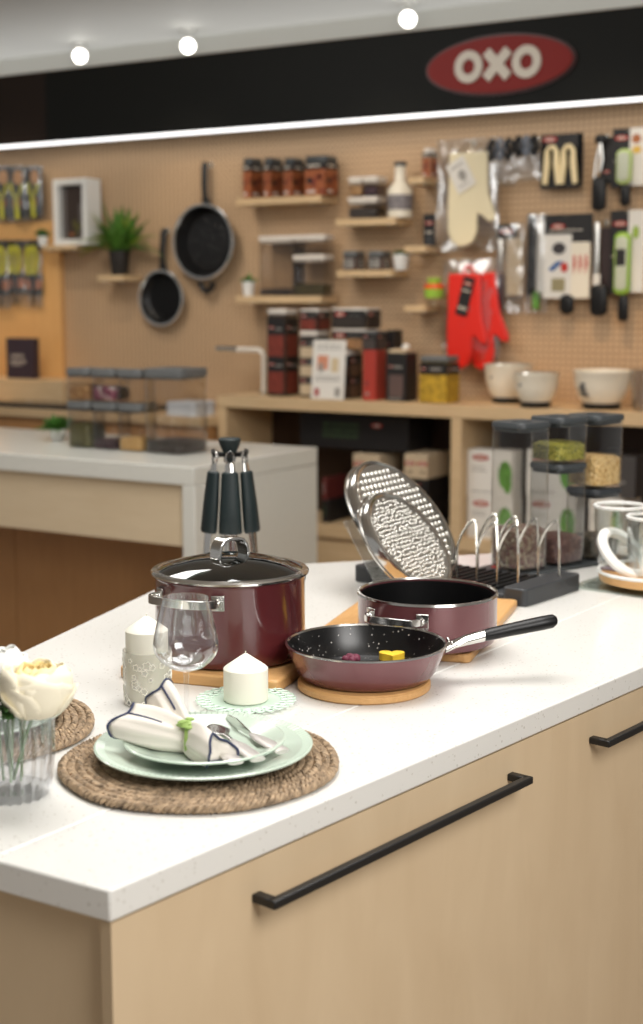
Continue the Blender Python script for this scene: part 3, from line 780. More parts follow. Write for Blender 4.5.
mb.loft([S(k0+kL*.37, zf(.37), .0112, .009), S(k0+kL*.4, zf(.4), .0122, .0098), S(k0+kL*.6, zf(.6), .0118, .0105), S(k0+kL*.85, zf(.85), .013, .0115), S(k0+kL*.97, zf(.97), .0128, .011), S(k0+kL, zf(1), .009, .007)])
mb.build('black_grip', blackp, t)
# what lies in the pan
yc = P(392, 660, 2, FZ+.0075)
hp_ = [(16*math.sin(a)**3, 13*math.cos(a)-5*math.cos(2*a)-2*math.cos(3*a)-math.cos(4*a)) for a in [2*PI*i/40 for i in range(40)]]
mb = MB(); mb.prism([(-x*.0013, y*.0013) for x, y in reversed(hp_)], 0, .012)
tag(mb.build('toy_egg', mat('egg yellow', (252, 208, 62), .4), bevel=.006, seg=3, loc=(yc.x, yc.y, FZ+.0075), rz=YAW), 'small yellow heart shaped piece lying in the frying pan', 'toy food')
yp = P(350, 663, 2, FZ+.0075)
mb = MB(); rnd = random.Random(8)
for i in range(9):
    a = rnd.uniform(0, 6.28); r = rnd.uniform(0, .016); mb.ball((r*math.cos(a), r*math.sin(a), .006+rnd.uniform(0, .003)), (rnd.uniform(.006, .009), .006, .006), 0, 10, 6)
tag(mb.build('dried_petals', mat('plum petals', (108, 40, 62), .6), loc=(yp.x, yp.y, FZ+.0075)), 'small clump of dark red dried petals in the frying pan', 'petals', None, 'stuff')

# ------------------------------------------------------------------ sauce pot on its board
sc_ = P(427, 640, 2, TZ+.016)
sc_ = Vector((sc_.x, sc_.y, TZ+.016))
R = .120; HS = .086
b0 = P(470, 664, 2, TZ); b1 = P(518, 607, 2, TZ); b2 = P(338, 623, 2, TZ)
e1 = Vector((b1.x-b0.x, b1.y-b0.y)); e1n = e1.normalized(); e2n = Vector((-e1n.y, e1n.x)); L2 = max(.2, Vector((b2.x-b0.x, b2.y-b0.y)).dot(e2n))
bc = Vector((b0.x, b0.y))+e1/2+e2n*L2/2
t = thing('cutting_board', 'rectangular bamboo cutting board under the open low pot', 'board', (bc.x, bc.y, TZ), math.atan2(e1.y, e1.x))
MB().loft([rr(e1.length, L2, .012, 0), rr(e1.length, L2, .012, .0155)]).build('board_body', bamboo, t, bevel=.003)
print('BOARD', e1.length, L2)
t = thing('low_pot', 'open low burgundy pot with a black lining behind the frying pan', 'pot', sc_)
MB().lathe([(0, 0), (R-.012, 0), (R-.004, .004), (R-.001, .014), (R, .03), (R, HS-.004), (R+.001, HS), (R-.003, HS), (R-.004, HS-.01), (R-.004, .012), (R-.012, .006)], 96).build('pot_body', plum, t)
MB().lathe([(R-.0045, HS-.004), (R-.0055, .014), (R-.014, .0065), (0, .006)], 96).build('nonstick_lining', nonst, t)
MB().lathe([(R-.004, HS-.001), (R-.0025, HS+.0018), (R+.001, HS+.0015), (R+.0022, HS-.002)], 96).build('steel_rim', steel, t)
vh = vdir(sc_); toward = math.atan2(-vh.y, -vh.x)
loop_handle(t, R, HS-.026, toward-math.radians(27), math.radians(24), .032, .012, steel)
loop_handle(t, R, HS-.026, toward-math.radians(27)+PI, math.radians(24), .032, .012, steel)

# ------------------------------------------------------------------ lid rack with steel trays
r0 = P(334, 586.5, 2, TZ); r1 = P(524, 607, 2, TZ); r2 = P(577, 590, 2, TZ)
er = Vector((r2.x-r1.x, r2.y-r1.y)); print('ANG', math.degrees(Vector((r1.x-r0.x, r1.y-r0.y)).angle(er)))
ax = Vector((er.y, -er.x)).normalized()*Vector((r1.x-r0.x, r1.y-r0.y)).dot(Vector((er.y, -er.x)).normalized()); r0 = Vector((r1.x-ax.x, r1.y-ax.y, TZ)); RL = ax.length; ra = math.atan2(ax.y, ax.x)
RD = Vector((r2.x-r1.x, r2.y-r1.y)).length
print('RACK', RL, RD)
t = thing('lid_rack', 'charcoal lid rack with bent wire dividers behind the low pot', 'rack', (r0.x, r0.y, TZ), ra)
mb = MB()
mb.loft([rr(RL, RD, .02, 0, RL/2, RD/2), rr(RL, RD, .02, .02, RL/2, RD/2)])
mb.build('base_tray', darkgrey, t, bevel=.004)
for xx in (.0, RL-.045):
    mb = MB(); mb.loft([rr(.055, RD+.012, .012, .0, xx+.024, RD/2), rr(.055, RD+.012, .012, .036, xx+.024, RD/2)]); mb.build('end_block', darkgrey, t, bevel=.003)
mb = MB()
for i in range(16): mb.box(.08+i*.021, .03, .0195, .08+i*.021+.008, RD-.03, .027)
mb.build('ridge_strip', blackp, t, bevel=.001)
def rl(px, py):
    q = P(px, py, 2, TZ+.02); d = Vector((q.x-r0.x, q.y-r0.y)); an = ax.normalized(); return d.dot(an), d.dot(Vector((-an.y, an.x)))
fa_, fb_ = rl(497, 586), rl(518, 589); ba_, bb_ = rl(475, 573), rl(541, 580)
per = fb_[0]-fa_[0]
print('WIRE', fa_, fb_, ba_, bb_)
for k, (x0_, y_, n) in enumerate(((fa_[0]-2*per, (fa_[1]+fb_[1])/2, 3), (ba_[0], (ba_[1]+bb_[1])/2, 4))):
    mb = MB(); pts = []
    for i in range(n*24+1):
        u = i/24; sg = abs(math.sin(PI*u))
        pts.append((x0_+u*per+.16*per*sg*sg, y_+.012*sg, .088+.06*sg**.8))
    mb.tube(pts, .0026, 7)
    for i in range(n+1): mb.tube([(x0_+i*per, y_, .012), (x0_+i*per, y_, .092)], .0026, 7)
    mb.build('wire_divider', wirem, t)
# dimpled trays leaning in the rack
nw = (RT*.66+UP*.56-FW*.5).normalized()
def tray(px, py, z, R, lab, bumps, back, ref=None):
    c = P(px, py, 2, z) if ref is None else CAM+ray(px, py)*((ref+nw*.031-CAM).dot(nw)/ray(px, py).dot(nw))
    t = thing('steel_tray', lab, 'tray', c, 0, 'dimpled steel trays in the lid rack')
    M3 = nw.to_track_quat('Z', 'Y').to_matrix().to_4x4()
    mb = MB(); mb.T = M3
    mb.lathe([(R-.006, -back), (R+.003, -back-.001), (R+.004, -back+.002), (R, -back+.004), (R, -.006), (R-.002, -.001), (R-.007, .001), (R-.012, -.001)], 96)
    mb.lathe([(R-.006, -back), (R-.004, -.008)], 96)
    mb.build('rim_wall', steel, t)
    mb = MB(); mb.T = M3
    mb.lathe([(R-.012, -.001), (R-.02, -.002), (0, -.002)], 96)
    s = bumps; k = 0; rows = int(R/s)+1
    for i in range(-rows, rows+1):
        for j in range(-rows, rows+1):
            x = (i+.5*(j % 2)+random.uniform(-.22, .22)*(s < .012))*s; y = (j*.87+random.uniform(-.22, .22)*(s < .012))*s
            if math.hypot(x, y) < R-.018: mb.ball((x, y, -.002), (s*.32, s*.32, s*.24), 0, 8, 6)
    mb.build('dimpled_face', steel2, t)
tray(407, 518, 1.055, .147, 'larger dimpled round steel tray leaning at the back of the lid rack', .0165, .026)
tray(411, 540, 1.018, .118, 'smaller finely textured round steel tray leaning against the larger one', .0095, .024, P(407, 518, 2, 1.055))
ap = [P(343, 521, 1, r0.y+.07), P(374, 584, 1, r0.y+.0)]
M3 = nw.to_track_quat('Z', 'Y').to_matrix().to_4x4()
ac = P(362, 552, 2, .99)
mb = MB(); pa, pb = P(343, 522, 2, 1.04), P(374, 583, 2, .925)
e1 = (pb-pa); e2 = Vector((.05, .075, .012))
n3 = e1.cross(e2).normalized()*.003
V = [pa, pb, pb+e2, pa+e2]; V = V+[p+n3 for p in V]
o3 = pb.copy()
mb.add([p-o3 for p in V], [(3, 2, 1, 0), (4, 5, 6, 7), (0, 1, 5, 4), (1, 2, 6, 5), (2, 3, 7, 6), (3, 0, 4, 7)])
tag(mb.build('acrylic_sheet', clear('acrylic sheet', (.9, .91, .92), .1, .22), loc=o3, bevel=.0008), 'small clear acrylic sheet leaning beside the steel trays in the lid rack', 'sheet')

# ------------------------------------------------------------------ utensil carousel
uc = P(231, 586, 2, TZ)
uz = P(231, 438, 1, uc.y).z-TZ
t = thing('utensil_carousel', 'dark teal utensil carousel behind the stockpot', 'utensil holder', (uc.x, uc.y, TZ))
MB().lathe([(0, 0), (.07, 0), (.072, .004), (.066, .012), (.014, .018), (0, .018)], 40).build('base', blackp, t)
MB().lathe([(.009, .017), (.009, uz-.045), (0, uz-.045)], 20).build('post', steel, t)
MB().lathe([(0, uz-.05), (.012, uz-.05), (.014, uz-.03), (.022, uz-.012), (.024, uz-.003), (.021, uz), (0, uz+.001)], 40).build('cap', teal, t)
mb = MB()
vh = vdir(uc); fa = math.atan2(-vh.y, -vh.x)
for i in range(6):
    a = fa+i*PI/3; mb.tube([(.01*math.cos(a), .01*math.sin(a), uz-.035), (.038*math.cos(a), .038*math.sin(a), uz-.034), (.041*math.cos(a), .041*math.sin(a), uz-.026)], .0045, 8)
mb.build('hook_ring', blackp, t)
ulab = ['teal handled ladle hanging at the front of the carousel', 'teal handled spatula hanging on the carousel, right of the front utensil', None, None, None, 'teal handled slotted spoon hanging on the carousel, left of the front utensil']
for i in (0, 1, 5):
    a = fa+i*PI/3
    t = thing(['ladle', 'spatula', '', '', '', 'slotted_spoon'][i], ulab[i], 'utensil', (uc.x+.035*math.cos(a), uc.y+.035*math.sin(a), TZ+uz-.0335), a+PI/2, 'utensils on the carousel')
    S = lambda z, w, d: [(w*math.cos(2*PI*k/16), -.0005+d*math.sin(2*PI*k/16), z) for k in range(16)]
    TL = Matrix.Rotation(math.radians(-6), 4, 'X')
    mb = MB(); mb.T = TL; mb.loft([S(-.034, .014, .007), S(-.037, .0175, .0115), S(-.1, .0215, .014), S(-.158, .0245, .0145), S(-.163, .022, .012)]); mb.build('grip', teal, t)
    mb = MB(); mb.T = TL; mb.tube([(.0085*math.cos(b)*1, 0, -.006+.0135*math.sin(b)) for b in [2*PI*k/20 for k in range(20)]], .0032, 8, closed=True, sq=.7)
    mb.loft([S(-.017, .0095, .0035), S(-.036, .0115, .006)]); mb.build('steel_collar', steel, t)
    mb = MB(); mb.T = TL; mb.loft([S(-.160, .014, .006), S(-.25, .013, .004)])
    if i == 0: mb.ball((0, -.004, -.272), (.030, .02, .026))
    elif i == 1: mb.loft([rr(.03, .003, .001, -.25), rr(.055, .003, .001, -.275), rr(.055, .003, .001, -.306)])
    else: mb.ball((0, 0, -.275), (.027, .006, .03))
    mb.build('steel_shank', steel, t)
exec_parts.append(1)
# ================================================================== lidded jars
def jar(label, w, d, h, loc, rz=0, lidm=None, lidh=.013, r=None, group=None, fill=None, name='storage_jar', wall=.0025, front=None, body=None, button=True):
    """clear rounded-square jar: body, lid with a push button; fill = (material, height, label) is a separate heap inside"""
    t = thing(name, label, 'jar', loc, rz, group); r = r or min(w, d)*.2; hb = h-lidh
    mb = MB(); f = [(0, .985), (.004, 1)]
    mb.loft([rr(w*.96, d*.96, r, 0), rr(w*.98, d*.98, r, .006), rr(w*.98, d*.98, r, hb), rr(w*.98-2*wall, d*.98-2*wall, r-wall, hb)], True, False)
    mb.loft([rr(w*.98-2*wall, d*.98-2*wall, r-wall, hb), rr(w*.98-2*wall, d*.98-2*wall, r-wall, .005)], False, True, 1)
    mb.build('clear_body', [body or cl, clin], t)
    lm = lidm or lidgrey
    L = MB().loft([rr(w*.9, d*.9, r, hb-.008), rr(w*.93, d*.93, r, hb), rr(w, d, r, hb+.001), rr(w, d, r, h-.003), rr(w*.97, d*.97, r, h), rr(w*.8, d*.8, r*.8, h-.001)]).build('lid', lm, t)
    if button:
        MB().lathe([(0, h-.002), (min(w, d)*.22, h-.002), (min(w, d)*.22, h+.001), (min(w, d)*.19, h+.002), (0, h+.0015)], 24).build('push_button', lm, L)
    if front:
        mb = MB(); front[1](mb, w, h, -d/2-.0012); mb.build('printed_label', front[0], t)
        mb = MB(); mb.T = Matrix.Rotation(PI/2, 4, 'Z'); front[1](mb, d, h, -w/2-.0012); mb.build('printed_label', front[0], t)
    if fill:
        m, fh, fl, fc_ = fill; mb = MB(); ww, dd = w*.98-2*wall-.003, d*.98-2*wall-.003
        mb.loft([rr(ww, dd, r-wall, .0062), rr(ww, dd, r-wall, fh-.004), rr(ww*.8, dd*.8, r*.8, fh+.002), rr(ww*.3, dd*.3, r*.3, fh+.004)])
        tag(mb.build('dry_food', m, loc=loc, rz=rz), fl, fc_, None, 'stuff')
    return t
mung = grain('green mung beans', [(96, 104, 30), (150, 148, 52), (176, 168, 76)], .007)
chick = grain('chickpeas', [(196, 150, 84), (226, 188, 124), (238, 208, 150)], .008)
mixg = grain('mixed dark beans', [(88, 62, 58), (130, 104, 92), (150, 140, 118), (104, 74, 70)], .008)
pinkg = grain('pinkish grain', [(122, 84, 74), (150, 112, 98), (110, 80, 76)], .006)
greyg = grain('dark seeds', [(58, 54, 46), (108, 100, 84), (84, 78, 66)], .007)
beanp = grain('purple beans', [(60, 36, 46), (92, 60, 70), (50, 30, 40)], .01)
riceg = grain('yellow grains', [(190, 148, 84), (216, 178, 112), (200, 160, 96)], .006)
garl = grain('white and purple bulbs', [(210, 200, 196), (150, 90, 110), (120, 60, 84)], .03)
oliveg = grain('olive beans', [(70, 70, 36), (102, 98, 54), (84, 82, 44)], .009)
darkb = grain('dark coffee beans', [(40, 34, 32), (70, 58, 52), (52, 44, 40)], .01)
nutg = grain('nuts', [(176, 134, 88), (200, 162, 112), (150, 110, 70)], .012)

clsm = clear('smoke clear', (.88, .86, .84), .04, .03, 1.0)
# front containers in their tray
adir = Vector((.36, .933)).normalized(); aang = math.atan2(adir.y, adir.x)-PI/2
ja = ctr(518, 572, TZ+.009, .056); S_ = .102; stp = .122
tt = Vector((ja.x, ja.y))
tm = tt+adir*stp
t = thing('jar_tray', 'flat grey tray under the row of tall clear food jars', 'tray', (tm.x, tm.y, TZ), aang)
MB().loft([rr(.125, .375, .02, 0), rr(.13, .38, .02, .008)]).build('tray_plate', lidgrey, t, bevel=.0015)
def top_h(px_, py, p): return P(px_, py, 1, p.y).z
pA = tt; pB = tt+adir*stp; pC = tt+adir*stp*2
zA = TZ+.009
hA = top_h(518, 421, pA)-zA
jar('tallest clear jar with a grey lid standing nearest the wire rack', S_, S_, hA, (pA.x, pA.y, zA), aang, fill=(mixg, hA*.28, 'mixed dark beans at the bottom of the tallest clear jar', 'beans'))
hB1 = top_h(558, 462, pB)-zA
jar('tall jar with pinkish grain carrying the mung bean jar', S_, S_, hB1, (pB.x, pB.y, zA), aang, body=clear('smoky acrylic', (.84, .85, .86), .04, .022, 1.0), fill=(pinkg, hB1*.27, 'pinkish grain at the bottom of the jar under the mung beans', 'grain'))
zB2 = zA+hB1+.003; hB2 = top_h(558, 416, pB)-zB2
jar('short jar of green mung beans stacked in the middle of the front jar row', S_, S_, hB2, (pB.x, pB.y, zB2), aang, fill=(mung, hB2*.42, 'green mung beans in the upper middle jar', 'beans'))
MB_ = MB().loft([rr(S_*1.0, S_*1.0, .02, 0), rr(S_*1.06, S_*1.06, .02, .008), rr(S_*1.06, S_*1.06, .02, .010)])
hC1 = top_h(600, 487, pC)-zA
jar('jar of dark seeds under the chickpea jar', S_, S_, hC1, (pC.x, pC.y, zA), aang, fill=(greyg, hC1*.3, 'dark seeds in the jar under the chickpeas', 'seeds'), lidm=mat('lid dark', (46, 50, 54), .45))
zC2 = zA+hC1+.003; hC2 = top_h(600, 414, pC)-zC2
jar('jar of pale chickpeas stacked at the far end of the front jar row', S_, S_, hC2, (pC.x, pC.y, zC2), aang, fill=(chick, hC2*.42, 'pale chickpeas in the upper jar of the front jar row', 'chickpeas'))

# glass tray, wooden plate, bowls, ring at the right edge
gt = P(668, 583, 2, TZ)
t = thing('glass_tray', 'thin green tinted glass tray at the right edge of the worktop', 'tray', (gt.x, gt.y, TZ), math.atan2(Bd.y, Bd.x))
MB().loft([rr(.36, .27, .03, 0), rr(.365, .275, .03, .006)]).build('glass_plate', clgreen, t, bevel=.001)
wpz = TZ+.0065
wp = P(654, 574, 2, TZ+.03)
t = thing('wooden_plate', 'round wooden plate with a white rim standing on the glass tray', 'plate', (wp.x, wp.y, wpz))
MB().lathe([(0, 0), (.08, 0), (.112, .01), (.116, .026), (.11, .028), (0, .024)], 64).build('wood_body', bamboo, t)
MB().lathe([(.11, .0275), (.1165, .026), (.119, .030), (.117, .034), (.109, .0295)], 64).build('white_rim', white, t)
bz_ = wpz+.0245
for px, top, r, lab, dd in ((618, 500, .053, 'clear glass bowl with a white rim farther back on the wooden plate', .055), (650, 511, .05, 'clear glass bowl with a white rim nearer on the wooden plate', -.035)):
    b = wp+vdir(wp)*dd; lat = (px-PX(b)[0])/(1422.2/(b-CAM).dot(FW)); b = b+RT*lat
    hh = P(px, top+4, 1, b.y).z-bz_
    t = thing('glass_bowl', lab, 'bowl', (b.x, b.y, bz_+.0), 0, 'glass bowls on the wooden plate')
    MB().lathe([(0, 0), (r*.62, 0), (r*.8, .01), (r*.96, hh*.4), (r, hh-.006), (r-.0025, hh-.006), (r*.93, hh*.4), (r*.76, .012), (0, .006)], 56).build('glass_body', clear('bowl glass', (.96, .975, .97), .02, .06, .9), t)
    MB().lathe([(r-.004, hh-.007), (r+.002, hh-.007), (r+.003, hh-.002), (r, hh), (r-.004, hh-.002), (r-.004, hh-.007)], 56).build('white_rim', white, t)
rc = P(624, 549, 2, bz_+.045); rc = rc-vdir(rc)*.05
mb = MB(); nr = (RT*.52+UP*.62-FW*.6).normalized(); mb.T = nr.to_track_quat('Z', 'Y').to_matrix().to_4x4()
mb.lathe([(.046, -.007), (.064, -.008), (.067, 0), (.064, .006), (.052, .009), (.046, .006), (.046, -.007)], 56)
tag(mb.build('white_ring', mat('soft white', (240, 238, 232), .35), loc=rc), 'white plastic ring leaning against the glass bowls on the wooden plate', 'ring')
sp_ = P(620, 571, 2, bz_+.004)
mb = MB(); rnd = random.Random(12)
for i in range(12): mb.ball((rnd.uniform(-.035, .035), rnd.uniform(-.012, .012), .005), (.009, .006, .005), 0, 8, 5)
tag(mb.build('dried_lavender', mat('grey lilac', (130, 118, 124), .8), loc=(sp_.x, sp_.y, bz_+.001)), 'greyish dried lavender at the front of the wooden plate', 'dried flowers', None, 'stuff')

# ------------------------------------------------------------------ jars on the waterfall counter
q = P(145, 453, 2, LZ); xb0 = q.x; yf = q.y
dk = lidgrey2
jar('big wide clear jar with coffee beans on the grey stone counter',   .182, .19, .306, (xb0+.076, yf+.09, LZ), 0, dk, .03, body=clsm, fill=(darkb, .045, 'dark coffee beans in the big wide jar on the stone counter', 'coffee beans'))
sm = ((1, riceg, 'yellow grains in the small jar beside the big wide jar', 'clear jar of yellow grains next to the big wide jar', .30, 'grains', None, 'small empty jar stacked beside the big wide jar'),
      (2, beanp, 'purple beans in the lower middle small jar', 'clear jar of purple beans in the middle of the small jars', .22, 'beans', (garl, 'purple and white garlic bulbs in the upper middle small jar', 'garlic'), 'small jar of purple and white garlic on top of the purple bean jar'),
      (3, oliveg, 'olive green beans in the jar beside the small plant', 'clear jar of olive green beans beside the small plant', .55, 'beans', (nutg, 'light nuts in the upper jar above the olive green beans', 'nuts'), 'small jar of light nuts stacked above the olive green beans'))
for k, m, fl, lab, fr, ct, up_, lab2 in sm:
    x = xb0-.02-.058-(k-1)*.122
    jar(lab, .116, .116, .176, (x, yf+.058, LZ), 0, dk, .024, body=clsm, fill=(m, .163*fr, fl, ct), group='small jars on the stone counter')
    jar(lab2, .116, .116, .118, (x, yf+.058, LZ+.18), 0, dk, .024, body=clsm, fill=(up_[0], .052, up_[1], up_[2]) if up_ else None, group='small jars on the stone counter')
def plant(name, label, loc, h, potr, poth, potm, leafm, n, spread, group=None, L=None, droop=.5, w=.02, seed=1):
    t = thing(name, label, 'plant', loc, 0, group); rnd = random.Random(seed)
    MB().lathe([(0, 0), (potr*.72, 0), (potr*.75, .003), (potr, poth), (potr*.92, poth), (potr*.86, poth-.012), (0, poth-.012)], 28).build('pot', potm, t)
    mb = MB(); L = L or (h-poth)
    for i in range(n):
        a = rnd.uniform(0, 2*PI); e = rnd.uniform(.25, 1)
        leafblade(mb, (potr*.4*math.cos(a), potr*.4*math.sin(a), poth-.012), (math.cos(a)*spread*e, math.sin(a)*spread*e, 1), L*rnd.uniform(.75, 1.15), w, droop*e)
    mb.build('foliage', leafm, t, solid=.0008)
    return t
pp = P(55, 441, 2, LZ)
plant('potted_plant', 'small leafy plant in a white pot beside the jars on the stone counter', (pp.x-.01, pp.y+.03, LZ), .125, .036, .045, white, leaf, 90, 1.5, L=.085, w=.026)

# ================================================================== WALL DISPLAY
def wshelf(label, xl, xr, yt, yb, d=.15, m=oak, group='small oak wall shelves'):
    yf = WY-d; x0 = P(xl, yb, 1, yf).x; z1 = P((xl+xr)/2, yt, 1, yf).z; z0 = P((xl+xr)/2, yb, 1, yf).z
    c, w, h = fit(xl, xr, yt, yf, d, z0)
    th = max(.018, z1-z0)
    t = thing('wall_shelf', label, 'shelf', (c.x, WY, z1-th), 0, group)
    MB().loft([rr(w, d, .004, 0, 0, -d/2), rr(w, d, .004, th, 0, -d/2)]).build('shelf_board', m, t, bevel=.002)
    mb = MB()
    for s in (-1, 1): mb.box(s*w*.35-.008, -d*.8, -.004, s*w*.35+.008, -.0, .001)
    mb.build('bracket', steel2, t)
    return z1, yf
z1, yf1 = wshelf('wall shelf carrying the four printed orange jars', 236, 338, 196.5, 203.5)
z2, yf2 = wshelf('wall shelf carrying the tall clear jars and a tiny plant', 236, 338, 296, 303)
z3, yf3 = wshelf('wall shelf carrying the white oil bottle', 335, 412, 218, 225)
z4, yf4 = wshelf('wall shelf carrying two small jars and a white potted plant', 336, 409, 270, 276.5)
z5, yf5 = wshelf('upper short wall shelf beside the cream oven mitt', 408, 440, 177, 183)
z6, yf6 = wshelf('short wall shelf at the lower corner of the cream mitt bag', 404, 442, 245.5, 252)
z7, yf7 = wshelf('short wall shelf beside the red oven mitts', 404, 441, 305.5, 312)
z8, yf8 = wshelf('pale wall shelf under the fern', 97, 142, 275, 281, .15, oak, 'pale wall shelves at the left')
z9, yf9 = wshelf('pale wall shelf under the white box frame', 41, 96, 245, 249.5, .16, oak, 'pale wall shelves at the left')

def lab_orange(mb, w, h, y):
    mb.box(-w*.47, y, h*.02, w*.47, y+.001, h*.66, 1)
    for i in range(9):
        rnd = random.Random(i*3); mb.xz(circ(rnd.uniform(-.36, .36)*w, h*rnd.uniform(.1, .55), w*.1, w*.1, 10), y-.0006, y, 4)
    mb.box(-w*.47, y, h*.68, w*.47, y+.001, h*.84, 0); words(mb, -w*.36, h*.73, w*.6, h*.05, y-.0002, 2, 4)
    mb.xz(circ(-w*.28, h*.38, w*.12, w*.12, 12), y-.0012, y-.0004, 0); words(mb, -w*.38, h*.08, w*.4, h*.06, y-.0008, 3, 4)
om = [cardk, printo, cream, cardw, printr]
for xl, xr, lab in ((243, 263.5, 'leftmost printed orange jar on the top wall shelf'), (263.5, 283.5, 'second printed orange jar from the left on the top wall shelf'), (283.5, 305, 'third printed orange jar from the left on the top wall shelf'), (304.5, 338, 'wide printed orange jar at the right end of the top wall shelf')):
    c, w, h = fit(xl, xr, 156 if xl > 300 else 158, yf1+.012, .1, z1)
    jar(lab, w, .1, h, c, 0, lidgrey, .028, r=.012, group='printed orange jars', front=(om, lab_orange), body=clear('brown tinted jar', (.55, .36, .26), .05, .05))
# clear jars on the second shelf
whl = mat('lid warm white', (214, 206, 196), .4)
c, w, h = fit(258, 306, 236, yf2+.04, .1, z2)
jar('tall clear jar with a pale lid at the left of the second wall shelf', w, .1, h, c, 0, whl, .022, r=.012, fill=(darkb, .03, 'dark beans in the left tall jar of the second wall shelf', 'beans'), body=MATS['smoke clear'], group='clear jars on the wall shelf')
xr_ = c.x+w/2
c2, w2, h2 = fit(289, 332, 255, yf2+.012, .09, z2)
jar('short clear jar with a pale lid in front on the second wall shelf', w2, .09, h2, (xr_+.006+w2/2, c2.y, z2), 0, whl, .02, r=.012, fill=(mat('olive tea', (70, 62, 30), .7, var=.4, vscale=90), .05, 'olive brown tea leaves in the short jar of the second wall shelf', 'tea'), body=MATS['smoke clear'], group='clear jars on the wall shelf')
c3, w3, h3 = fit(290, 333, 236, yf2+.012, .09, z2)
jar('flat clear jar with a pale lid stacked on the short jar, second wall shelf', w2, .09, h-h2-.004, (xr_+.006+w2/2, c2.y, z2+h2+.003), 0, whl, .02, r=.012, body=MATS['smoke clear'], group='clear jars on the wall shelf')
p = P(248.5, 296, 1, yf2+.05)
plant('tiny_plant', 'tiny plant in a white pot at the left end of the second wall shelf', (p.x, p.y, z2), .12, .03, .065, white, leaf, 14, 1.1, L=.06, w=.02, seed=3)
# third shelf
for i, (xl, xr, yt, zz, hh, lab, fm_) in enumerate(((347, 388, 197, 0, 0, 'low wide clear box at the bottom of the stack beside the oil bottle', darkb),)):
    c, w, h = fit(xl, xr, yt, yf3+.02, .1, z3)
    jar(lab, w, .1, h, c, 0, whl, .02, r=.01, fill=(fm_, h*.5, 'dark tea in the low wide clear box beside the oil bottle', 'tea'), button=False)
zt3 = z3+h+.002; h3b = P(350, 177, 1, yf3+.02).z-zt3
for s, lab, fm_, fl in ((-1, 'small clear box on the left of the stack beside the oil bottle', nutg, 'light nuts in the small left box beside the oil bottle'), (1, 'small clear box with dark beans right on the stack beside the oil bottle', beanp, 'dark red beans in the small right box beside the oil bottle')):
    jar(lab, w/2-.002, .1, h3b, (c.x+s*w/4, c.y, zt3), 0, whl, .02, r=.01, fill=(fm_, h3b*.5, fl, 'nuts' if s < 0 else 'beans'), button=False)
pb = P(400, 218, 1, yf3+.06); hb = P(400, 162, 1, pb.y).z-z3
t = thing('oil_bottle', 'white ceramic bottle with a narrow neck and grey patterned band on a wall shelf', 'bottle', (pb.x, pb.y, z3))
MB().lathe([(0, 0), (.05, 0), (.053, .004), (.052, hb*.12), (.055, hb*.4), (.051, hb*.52), (.034, hb*.60), (.024, hb*.66), (.023, hb*.9), (.025, hb*.93), (0, hb*.93)], 40).build('bottle_body', skinb, t)
MB().lathe([(.0535, hb*.14), (.0565, hb*.40), (.0555, hb*.41), (.052, hb*.14)], 40).build('patterned_band', mat('grey band', (120, 114, 116), .5, var=.4, vscale=60), t)
MB().lathe([(.0255, hb*.925), (.027, hb*.93), (.027, hb*.985), (.024, hb), (0, hb)], 32).build('cap', darkgrey, t)
# fourth shelf
def lab_white(mb, w, h, y): mb.box(-w*.36, y, h*.12, w*.36, y+.001, h*.6, 0); words(mb, -w*.28, h*.42, w*.5, h*.07, y-.0003, 1, 4); words(mb, -w*.28, h*.24, w*.4, h*.05, y-.0003, 1, 4)
for xl, xr, lab in ((342, 366, 'small labelled jar at the left of the fourth wall shelf'), (367, 392, 'small labelled jar beside the white potted plant on the fourth wall shelf')):
    c, w, h = fit(xl, xr, 251, yf4+.02, .09, z4)
    jar(lab, w, .09, h, c, 0, lidgrey2, .022, r=.012, group='small labelled jars', front=([cardg, cardk], lab_white), body=clear('wine tinted jar', (.5, .36, .34), .05, .05) if xl < 345 else MATS['wine tinted jar'], button=False)
p = P(401, 270.5, 1, yf4+.05)
plant('tiny_plant', 'tiny dark plant in a tapered white pot on the fourth wall shelf', (p.x, p.y, z4), .11, .036, .065, white, leafd, 26, 1.1, L=.05, w=.018, seed=5)
# short shelves
c, w, h = fit(422, 437, 148, yf5+.03, .06, z5)
jar('small spice jar with an orange label on the upper short wall shelf', w, .06, h, c, 0, whl, .022, r=.02, front=([cardk, printo, cream, cardw, printr], lab_orange), button=False)
c, w, h = fit(423, 438, 214, yf6+.05, .03, z6)
t = thing('packaged_gadget', 'small dark packaged gadget on the shelf beside the cream mitt', 'package', c)
MB().box(-w/2, -.015, 0, w/2, -.012, h).build('card', cardk, t)
mb = MB(); mb.lathe([(0, 0), (.022, 0), (.024, .03), (.014, .045), (0, .048)], 20, 0, (0, 0, 0)); mb.build('gadget_cap', darkgrey, t)
mb = MB(); logo(mb, 0, h*.72, w*.7, -.0153, 0, 1); words(mb, -w*.3, h*.4, w*.6, h*.05, -.0152, 1, 4); mb.build('printed_front', [redlogo, cream], t)
p = P(434, 306, 1, yf7+.05)
hcups = P(434, 278, 1, p.y).z-z7
t = thing('stacking_cups', 'lime and orange stacked measuring cups on the shelf beside the red mitts', 'cups', (p.x, p.y, z7))
for i, (m, a, b, r0_, r1_) in enumerate(((clear('clear cup', (.85, .85, .82), .1, .1), 0, .28, .032, .036), (lime, .28, .62, .038, .042), (orange, .62, .78, .043, .041), (lime, .78, 1, .026, .03))):
    H_ = hcups; MB().lathe([(0, a*H_), (r0_, a*H_), (r1_, b*H_-.002), (r1_-.003, b*H_), (0, b*H_-.001)], 32).build('cup', m, t)

